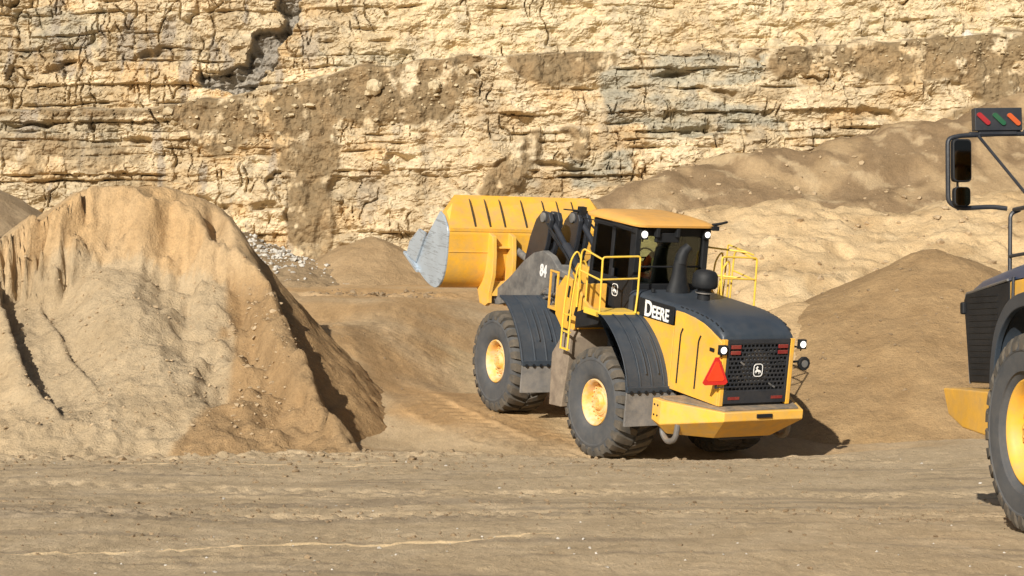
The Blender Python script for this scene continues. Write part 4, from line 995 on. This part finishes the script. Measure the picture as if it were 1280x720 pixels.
# front frame, boom, linkage, bucket (all in the front frame)
m = MB(); m.box(-.45, .45, 2.0, 4.9, .95, 1.5)
for sx in (-1, 1):
    m.prism([(1.95,1.2),(1.95,2.4),(2.35,3.1),(2.80,3.12),(3.1,2.75),(3.5,1.9),(4.4,1.5),(4.7,1.2)], 0, *sorted((sx*.42, sx*.50)))
m.box(-.45, .45, 2.4, 2.9, 1.5, 2.1)
m.build('front_frame', YEL, ld, bevel=.015, M=FR)
for sx in (-1, 1):
    m = MB(); xa, xb = sorted((sx*.98, sx*.94)); m.box(xa, xb, 2.96, 3.0, 2.26, 2.92); m.box(xa, xb, 2.66, 2.70, 2.26, 2.92); m.box(xa, xb, 2.66, 3.0, 2.92, 2.96); m.box(*sorted((sx*.98, sx*.50)), 2.66, 3.0, 2.20, 2.26); m.build('lamp_bracket', YEL, ld, bevel=.008, M=FR)
    m = MB(); m.prism([(1.75,1.95),(1.75,2.5),(1.95,2.88),(2.30,2.95),(2.58,2.66),(2.58,2.15),(2.3,1.95)], 0, *sorted((sx*1.02, sx*.93))); m.box(*sorted((sx*.93, sx*.50)), 1.95, 2.45, 2.1, 2.2); m.build('side_bracket', YEL, ld, bevel=.012, M=FR)
# boom arms
BP = [(6.02,1.92),(5.90,1.80),(5.55,1.84),(5.0,2.00),(4.4,2.08),(3.6,2.10),(2.95,2.28),(2.55,2.45),(2.50,2.75),(2.68,2.92),(3.05,2.96),(3.40,3.16),(3.75,3.22),(4.15,3.12),(4.55,2.90),(5.1,2.50),(5.7,2.14)]
for sx in (-1, 1):
    m = MB(); m.prism(BP, 0, *sorted((sx*.78, sx*.64)))
    bo_ = m.build('boom_arm', DUSTY, ld, bevel=.015, M=FR)
    m = MB()
    for y, z, r_ in ((5.82,1.96,.13), (2.78,2.52,.12)): m.disc(r_, *sorted((sx*.82, sx*.60)), 0, (0, y, z), 20)
    m.build('pivot_pin', GALV, bo_, bevel=.01)
    m = MB(); m.tube([(sx*.72,2.55,1.55),(sx*.72,3.5,1.95)], .11, 14); m.tube([(sx*.72,3.4,1.9),(sx*.72,4.3,2.3)], .06, 12); m.build('lift_cylinder', BLK2, ld, M=FR)
    # bellcrank lever, tilt cylinder, link
    BC = [(4.95,2.62),(5.12,2.72),(5.10,2.90),(4.95,3.35),(4.75,3.72),(4.50,3.92),(4.22,3.92),(4.12,3.78),(4.20,3.3),(4.35,2.95),(4.6,2.70)]
    m = MB(); m.prism(BC, 0, *sorted((sx*.38, sx*.48))); m.prism(BC, 0, *sorted((sx*.18, sx*.28))); m.box(*sorted((sx*.20, sx*.46)), 4.3, 4.9, 3.0, 3.3)
    bc = m.build('bellcrank', BLK2, ld, bevel=.02, M=FR)
    m = MB(); m.disc(.10, *sorted((sx*.14, sx*.52)), 0, (0, 4.40, 3.80), 18); m.disc(.09, *sorted((sx*.14, sx*.52)), 0, (0, 4.95, 2.78), 18); m.build('pivot_pin', DUSTY, bc, bevel=.01)
    m = MB(); m.tube([(sx*.33,4.36,3.78),(sx*.33,3.5,3.22)], .06, 12); m.tube([(sx*.33,3.65,3.32),(sx*.33,2.3,2.45)], .105, 16); m.tube([(sx*.33,4.5,3.80),(sx*.33,4.26,3.80)], .09, 12); m.build('tilt_cylinder', BLK2, ld, M=FR, ang=50)
    m = MB(); m.tube([(sx*.36,4.95,2.78),(sx*.36,5.75,2.95)], .075, 12); m.build('bucket_link', DUSTY, ld, M=FR)
    m = MB(); m.tube([(sx*.50,4.2,3.7),(sx*.56,3.4,3.35),(sx*.6,2.7,2.95),(sx*.5,2.2,2.6)], .022, 8, .3); m.tube([(sx*.44,4.3,3.6),(sx*.46,3.3,3.15),(sx*.42,2.4,2.5)], .022, 8, .3); m.build('hydraulic_hose', BLK, ld, M=FR)
m = MB(); m.disc(.13, -.64, .64, 0, (0, 3.9, 2.62), 18); m.prism([(3.6,2.3),(3.6,2.75),(4.1,2.9),(4.3,2.5),(4.1,2.25)], 0, -.64, .64); m.build('boom_crossmember', DUSTY, ld, bevel=.02, M=FR)
m = MB(); m.M = T_(-.83, 3.1, 2.42) ; m.tube([(0,.5,-.05),(0,.25,.12),(0,0,.0),(0,-.2,.1)], .03, 8, .1); m.tube([(-.02,.35,-.12),(-.02,.1,-.02),(-.02,-.1,-.14)], .03, 8, .1); m.tube([(-.03,.28,.02),(-.03,.16,.05)],.05,8); m.build('hydraulic_hose', GALV, ld, M=FR)
t8 = text_obj('lettering', '84', .33, WHT, ld, FR @ plane_left(-.784, 3.80, 2.72), bold=.03, sx=.85)
# bucket
BO = smooth([(6.26,3.64),(5.84,3.36),(5.80,3.15),(5.80,2.75),(5.86,2.42),(6.02,2.18),(6.28,2.07),(6.73,2.14),(7.30,2.36),(7.72,2.56)], 3)
cx_, cz_b = 6.6, 2.9
BI = [(y+(cx_-y)*.05/math.hypot(cx_-y, cz_b-z), z+(cz_b-z)*.05/math.hypot(cx_-y, cz_b-z)) for y, z in BO]
BO = BO[3:]; BI = BI[3:]
m = MB(); m.prism(BO+BI[::-1], 0, -1.88, 1.88); bu = m.build('bucket', YEL, ld, bevel=0, ang=35, M=FR)
m = MB(); SG = [(-1.88,5.84,3.36),(1.88,5.84,3.36),(1.88,6.20,3.66),(1.58,6.34,4.00),(-1.58,6.34,4.00),(-1.88,6.20,3.66)]
m.add([Vector(q) for q in SG]+[Vector(q)+Vector((0,.045,-.02)) for q in SG], [[0,1,2,3,4,5],[11,10,9,8,7,6]]+[[k,(k+1)%6,6+(k+1)%6,6+k] for k in range(6)])
m.box(-1.88, 1.88, 5.79, 5.86, 3.31, 3.37); sg_ = m.build('spill_guard', YEL, bu, ang=30)
for x in (-1.28, -.94, -.60, -.10, .40, .74, 1.10):  # thin ribs coloured black to stand in for their dark shadow lines
    m = MB(); m.add([(x-.006,5.88,3.40),(x+.006,5.88,3.40),(x+.006,6.28,3.93),(x-.006,6.28,3.93),(x-.006,5.855,3.43),(x+.006,5.855,3.43),(x+.006,6.255,3.93),(x-.006,6.255,3.93)], [[0,1,2,3],[7,6,5,4],[0,4,5,1],[1,5,6,2],[2,6,7,3],[3,7,4,0]])
    m.build('rib_shadow_strip', BLK2, sg_)
SP = BO+[(7.60,2.62),(7.28,2.62),(6.26,3.66),(6.08,3.60),(5.86,3.40)]
for sx in (-1, 1):
    m = MB(); m.prism(SP, 0, *sorted((sx*1.925, sx*1.88))); m.build('side_plate', STEEL, bu, bevel=.008)
    m = MB(); m.prism([(7.22,2.46),(7.74,2.56),(7.60,2.86),(7.16,3.18),(6.80,3.14)], 0, *sorted((sx*1.97, sx*1.93))); m.build('side_cutter', STEEL, bu, bevel=.008)
m = MB(); m.prism([(7.10,2.26),(7.86,2.56),(7.84,2.61),(7.08,2.33)], 0, -1.99, 1.99); m.build('cutting_edge', STEEL, bu, bevel=.006)
m = MB(); m.prism([(y-.0, z) for y, z in ((5.78,2.90),(5.795,2.90),(5.795,2.88),(5.78,2.88))], 0, -1.88, 1.88); m.build('weld_seam', YELD, bu)
for x in (-.95, -.50, .50, .95):
    m = MB(); m.prism([(5.85,3.30),(5.60,3.24),(5.52,2.85),(5.50,2.45),(5.62,2.05),(5.60,1.86),(5.74,1.78),(6.00,1.80),(6.10,1.98),(6.20,2.12),(5.9,2.4),(5.82,2.8)], 0, x-.045, x+.045); m.build('hinge_bracket', YELD, bu, bevel=.01)
for sx in (-1, 1):
    m = MB(); m.box(*sorted((sx*.93, sx*.52)), 5.66, 5.80, 2.98, 3.02); m.build('bracket_gusset', YELD, bu, bevel=.01)
    m = MB(); m.prism([(5.62,2.0),(5.85,2.12),(5.82,2.30),(5.66,2.30)], 0, *sorted((sx*.9, sx*.55))); m.build('bracket_gusset', YELD, bu, bevel=.01)

# ------------------------------------------------------------------ driver
def skin_mesh(name, V_, E_, Rd, mat, sub=2):
    me = bpy.data.meshes.new(name); me.from_pydata(V_, E_, []); o = bpy.data.objects.new(name, me); col.objects.link(o)
    sk = o.modifiers.new('s', 'SKIN'); 
    if not me.skin_vertices: me.attributes.new('x', 'FLOAT', 'POINT')
    bm = bmesh.new(); bm.from_mesh(me); ly = bm.verts.layers.skin.verify(); bm.verts.ensure_lookup_table()
    for v, r_ in zip(bm.verts, Rd): v[ly].radius = (r_, r_) if not isinstance(r_, tuple) else r_
    bm.verts[0][ly].use_root = True; bm.to_mesh(me); bm.free()
    s2 = o.modifiers.new('d', 'SUBSURF'); s2.levels = sub; s2.render_levels = sub
    bpy.context.view_layer.update()
    nm = bpy.data.meshes.new_from_object(o.evaluated_get(bpy.context.evaluated_depsgraph_get())); bpy.data.objects.remove(o)
    nm.name = name; nm.materials.clear(); nm.materials.append(mat); nm.shade_smooth()
    q = bpy.data.objects.new(name, nm); col.objects.link(q); return q
sV = [(0,0,.10),(0,.0,.32),(0,.02,.52),(0,.03,.62),(0,.04,.70),(0,.05,.80),(0,.055,.88),
      (-.19,.02,.55),(-.25,.14,.30),(-.10,.42,.34),(.19,.02,.55),(.25,.14,.30),(.10,.42,.34),
      (-.12,.05,.08),(-.17,.45,.10),(-.17,.50,-.32),(-.17,.62,-.36),(.12,.05,.08),(.17,.45,.10),(.17,.50,-.32),(.17,.62,-.36)]
sE = [(0,1),(1,2),(2,3),(3,4),(4,5),(5,6),(2,7),(7,8),(8,9),(2,10),(10,11),(11,12),(0,13),(13,14),(14,15),(15,16),(0,17),(17,18),(18,19),(19,20)]
sR = [.14,.13,.13,.06,.055,.095,.085,.065,.05,.035,.065,.05,.035,.085,.07,.05,.035,.085,.07,.05,.035]
dv = skin_mesh('person', sV, sE, sR, SKIN)
# fingers closed on the steering wheel, and a nose and ears, in the same mesh
bm = bmesh.new(); bm.from_mesh(dv.data)
def add_caps(bm, pts, rad):
    for a, b in zip(pts[:-1], pts[1:]):
        a = Vector(a); b = Vector(b); d = b-a
        Mx = Matrix.Translation((a+b)/2) @ d.to_track_quat('Z', 'Y').to_matrix().to_4x4()
        bmesh.ops.create_cone(bm, cap_ends=True, segments=8, radius1=rad, radius2=rad*.9, depth=d.length*1.1, matrix=Mx)
for sx in (-1, 1):
    for k in range(4):
        x = sx*(.075+.022*k); l = .045+.006*(1.5-abs(k-1.5))
        add_caps(bm, [(x,.43,.345),(x,.43+l,.355),(x,.43+l,.325),(x,.44,.312)], .0095)
    add_caps(bm, [(sx*.06,.41,.34),(sx*.045,.45,.32),(sx*.05,.475,.31)], .011)
    bmesh.ops.create_uvsphere(bm, u_segments=8, v_segments=6, radius=.03, matrix=Matrix.Translation((sx*.098,.04,.83)) @ Matrix.Diagonal((.35,.7,1,1)))
bmesh.ops.create_cone(bm, cap_ends=True, segments=8, radius1=.022, radius2=.006, depth=.05, matrix=Matrix.Translation((0,.155,.82)) @ Matrix.Rotation(R(-90), 4, 'X'))
bm.to_mesh(dv.data); bm.free(); dv.data.shade_smooth()
dv.matrix_world = LO @ T_(.22, .98, 3.0)
tag(dv, 'driver in a yellow green vest seated inside the loader cab, both hands forward', 'person')
def child_skin(nm, V_, E_, Rd, mat):
    q = skin_mesh(nm, V_, E_, Rd, mat); q.parent = dv; q.matrix_parent_inverse = Matrix(); return q
child_skin('hi_vis_vest', [(0,0,.16),(0,0,.32),(0,.02,.50),(0,.03,.58),(-.20,.02,.55),(.20,.02,.55)], [(0,1),(1,2),(2,3),(2,4),(2,5)], [.155,.155,.15,.09,.085,.085], VEST)
child_skin('sleeves', [(-.19,.02,.55),(-.25,.14,.30),(-.12,.38,.335)], [(0,1),(1,2)], [.075,.062,.045], ORNG)
child_skin('sleeves', [(.19,.02,.55),(.25,.14,.30),(.12,.38,.335)], [(0,1),(1,2)], [.075,.062,.045], ORNG)
child_skin('trousers', [(0,0,.10),(-.12,.05,.08),(-.17,.45,.10),(-.17,.50,-.25),(.12,.05,.08),(.17,.45,.10),(.17,.50,-.25)], [(0,1),(1,2),(2,3),(0,4),(4,5),(5,6)], [.15,.098,.082,.065,.098,.082,.065], ORNG)
child_skin('boots', [(-.17,.50,-.28),(-.17,.52,-.38),(-.17,.66,-.39)], [(0,1),(1,2)], [.06,.055,.045], BLK)
child_skin('boots', [(.17,.50,-.28),(.17,.52,-.38),(.17,.66,-.39)], [(0,1),(1,2)], [.06,.055,.045], BLK)
child_skin('hair', [(0,.02,.86),(0,.04,.93)], [(0,1)], [(.105,.115),(.09,.085)], HAIR)
for sx in (-1, 1):
    m = MB(); m.disc(.013, .128, .140, 1, (sx*.035, 0, .845), 10); m.build('eye', WHT, dv)
m = MB(); m.box(-.028, .028, .128, .138, .772, .780); m.build('mouth', REDD, dv)

# ------------------------------------------------------------------ dump truck at the right edge
tk = empty('dump_truck', TR, 'yellow dump truck with blue hood and tall mirror arm, cut off at right', 'dump truck')
TW = 1.62-.38+.11
t0 = make_wheel(.93, .76, .46, 30, tk, T_(-TW, 0, .93) @ Matrix.Rotation(.4, 4, 'X'), YEL, deep=.17, lugd=.04, planet=True)
for M in (T_(TW, 0, .93) @ RZ180, T_(-TW, -4.3, .93), T_(TW, -4.3, .93) @ RZ180, T_(-TW, -6.2, .93), T_(TW, -6.2, .93) @ RZ180):
    c = copy_tree(t0, tk); c.matrix_local = M
m = MB(); m.box(-.5, .5, -7.2, 2.5, .85, 1.25)
for yy in (0, -4.3, -6.2): m.disc(.18, -TW, TW, 0, (0, yy, .93), 16)
m.build('chassis', BLK2, tk, bevel=.02)
# hood
def tsec(y, zt, hw, zb, hb):
    rd = .16; pts = [(-hb, y, zb)]
    for k in range(5):
        a = math.pi/2*k/4; pts.append((-hw+rd-rd*math.cos(a), y, zt-.10+.10*math.sin(a)))
    return pts+[(-x, yy, z) for x, yy, z in pts[::-1]]
m = MB(); loft(m, [tsec(-.2,2.74,1.24,2.48,1.25), tsec(.7,2.60,1.24,2.40,1.25), tsec(1.6,2.50,1.22,2.36,1.23), tsec(2.3,2.42,1.19,2.30,1.20), tsec(2.58,2.36,1.16,2.27,1.18), tsec(2.68,2.30,1.10,2.25,1.14)]); hd = m.build('hood', BLUE, tk, ang=40)
m = MB(); m.prism([(1.42,2.37),(2.56,2.265),(2.62,2.20),(2.48,1.34),(1.70,1.34),(1.45,1.5)], 0, -1.235, 1.235); sp_ = m.build('side_grille', BLK, tk, bevel=.02)
for sx in (-1, 1):
    m = MB()
    for k in range(14):
        z = 1.42+k*.062; m.box(*sorted((sx*1.242, sx*1.234)), 1.72 if k > 1 else 1.75, 2.44, z, z+.012)
    m.build('louvre', BLK, sp_)
m = MB(); m.tube([(-1.24,1.44,2.375),(-1.22,2.58,2.265),(-1.21,2.50,1.33)], .014, 6, .04); m.build('trim_strip', GALV, sp_)
m = MB(); m.prism([(1.40,2.36),(1.40,1.9),(.2,1.9),(-.2,2.0),(-.2,2.46),(.7,2.40)], 0, -1.24, 1.24); m.build('engine_cover', YEL, tk, bevel=.02)
m = MB(); m.box(-1.27, -1.20, 2.56, 2.64, 2.05, 2.18); m.build('side_lamp', BLK, tk, bevel=.02)
m = MB(); loft(m, [[(-1.42,1.10,.78),(1.42,1.10,.78),(1.42,1.10,1.26),(-1.42,1.10,1.26)], [(-1.42,2.2,.88),(1.42,2.2,.88),(1.42,2.2,1.28),(-1.42,2.2,1.28)], [(-1.36,2.74,1.0),(1.36,2.74,1.0),(1.38,2.84,1.28),(-1.38,2.84,1.28)]]); m.build('bumper', YEL, tk, bevel=.02, ang=20)
# front fenders
TF = smooth([(1.22,1.30),(1.18,1.60),(1.05,1.90),(.74,2.14),(.3,2.22),(-.3,2.24),(-.8,2.15),(-1.1,1.9)], 4)
for sx in (-1, 1):
    inn = [(y*(1-.07/math.hypot(y, z-.93)), .93+(z-.93)*(1-.07/math.hypot(y, z-.93))) for y, z in TF]
    m = MB(); m.prism(TF+inn[::-1], 0, *sorted((sx*1.51, sx*.98)))
    oo = [(y*(1+.02/math.hypot(y, z-.93)), .93+(z-.93)*(1+.02/math.hypot(y, z-.93))) for y, z in TF]; i2 = [(y*(1-.085/math.hypot(y, z-.93)), .93+(z-.93)*(1-.12/math.hypot(y, z-.93))) for y, z in TF]
    m.prism(oo+i2[::-1], 0, *sorted((sx*1.53, sx*1.47))); m.build('fender', CHAR, tk, bevel=.01, ang=40)
# mirror arm, mirrors, load lights, rails
AY = 1.75
m = MB(); m.tube([(-1.05,AY,3.87),(-1.70,AY,3.83),(-1.82,AY,3.80),(-1.82,AY,3.16),(-1.70,AY,3.10),(-1.36,AY-.02,3.12),(-1.22,AY-.05,3.10)], .024, 10, .12)
m.tube([(-1.52,AY,3.86),(-.98,AY-.2,3.12)], .016, 8); m.tube([(-1.02,AY,3.88),(-.6,AY-.3,3.90)], .024, 8); m.tube([(-1.72,AY,3.84),(-1.72,AY,3.08)], .012, 6)
m.M = Matrix(); ma = m.build('mirror_arm', BLK2, tk, M=T_(.085, 0, 0))
def mirror(z0, z1, hw, nm):
    m = MB(); loft(m, [[(-1.70+x, AY+yy, z) for x, _, z in [(p[0], 0, (z0+z1)/2+p[1]) for p in P]] for yy, P in ((-.075, rr_) , (.02, rr2))]) if False else None
    hh = (z1-z0)/2; cz0 = (z0+z1)/2; P = []
    for sx_, sz_, a0 in ((1,1,0),(-1,1,90),(-1,-1,180),(1,-1,270)):
        for k in range(4):
            a = R(a0+30*k); P.append((-1.705+sx_*(hw-.04)+.04*math.cos(a), cz0+sz_*(hh-.04)+.04*math.sin(a)))
    m.prism(P, 1, AY-.10, AY-.02); m.disc(.03, AY-.03, AY+.01, 1, (-1.71, 0, cz0), 8)
    o = m.build(nm, BLK, tk, bevel=.012, M=T_(.085, 0, 0))
    g_ = MB(); g_.prism([(-1.705+(x+1.705)*.86, cz0+(z-cz0)*.93) for x, z in P], 1, AY-.106, AY-.099); g_.build('mirror_glass', MIRR, o)
mirror(3.36, 3.79, .098, 'side_mirror'); mirror(3.12, 3.31, .086, 'wide_angle_mirror')
m = MB(); m.M = T_(-1.30, AY, 3.985) @ Matrix.Rotation(R(-1.5), 4, 'Y'); m.box(-.25, .25, -.05, .05, -.10, .13); m.tube([(-.30,0,-.13),(.30,0,-.13)], .025, 8); m.box(-.2,.2,-.03,.03,-.14,-.1)
lb = m.build('load_light_panel', BLK2, tk, bevel=.008, M=T_(.085, 0, 0))
for x, mt in ((-.165, SRED), (.0, SGRN), (.155, SORG)):
    m = MB(); m.M = T_(-1.30+x, AY-.058, 4.0-x*0) @ Matrix.Rotation(R(40), 4, 'Y'); P = [(math.cos(t*.5236)*.028+(.055 if math.cos(t*.5236) > 0 else -.055), math.sin(t*.5236)*.026) for t in range(12)]
    m.prism(P, 1, -.012, .012); m.build('indicator_bar', mt, lb)
m = MB(); m.tube([(-1.0,AY-.05,3.09),(-1.10,AY-.05,3.05),(-1.11,AY-.05,2.42)], .022, 8, .05); m.tube([(-1.06,AY-.05,3.09),(-1.06,.2,3.12),(-1.1,-.3,3.12)], .022, 8, .05); m.tube([(-1.11,AY-.05,2.62),(-1.12,.4,2.66)], .018, 8); m.tube([(-1.14,.75,3.10),(-1.22,.75,2.3),(-1.26,.75,1.9)], .022, 8); m.tube([(-1.25,1.28,2.40),(-1.26,1.30,1.92)],.018,8)
m.build('handrail', BLK2, tk)
# cab, standing outside the photograph's right edge
m = MB(); m.box(-.95, .95, -1.9, -.2, 1.9, 2.7); m.box(-.95, -.85, -.35, -.2, 2.7, 3.7); m.box(.85, .95, -.35, -.2, 2.7, 3.7); m.box(-.95, -.85, -1.9, -1.75, 2.7, 3.7); m.box(.85, .95, -1.9, -1.75, 2.7, 3.7); m.box(-1.0, 1.0, -2.0, -.1, 3.7, 3.85)
tc = m.build('cab', YEL, tk, bevel=.03)
m = MB(); m.box(-.93, -.91, -1.75, -.35, 2.7, 3.7); m.build('window', GLASS, tc); m = MB(); m.box(.91, .93, -1.75, -.35, 2.7, 3.7); m.build('window', GLASS, tc); m = MB(); m.box(-.85, .85, -.30, -.28, 2.7, 3.7); m.build('window', GLASS, tc)
# dump body
DB = [(-2.3,2.2),(-2.5,3.1),(-2.1,3.5),(-2.15,3.6),(-2.7,3.3),(-6.8,3.0),(-7.9,2.6),(-7.9,2.5),(-6.6,1.6),(-3.0,1.5)]
m = MB()
for sx in (-1, 1): m.prism(DB, 0, *sorted((sx*1.62, sx*1.54)))
m.prism([(-2.3,2.2),(-2.5,3.1),(-2.6,3.1),(-3.0,1.6),(-6.6,1.7),(-7.9,2.55),(-7.9,2.45),(-6.6,1.55),(-3.0,1.45)], 0, -1.54, 1.54); m.build('dump_body', YELD, tk, bevel=.02)
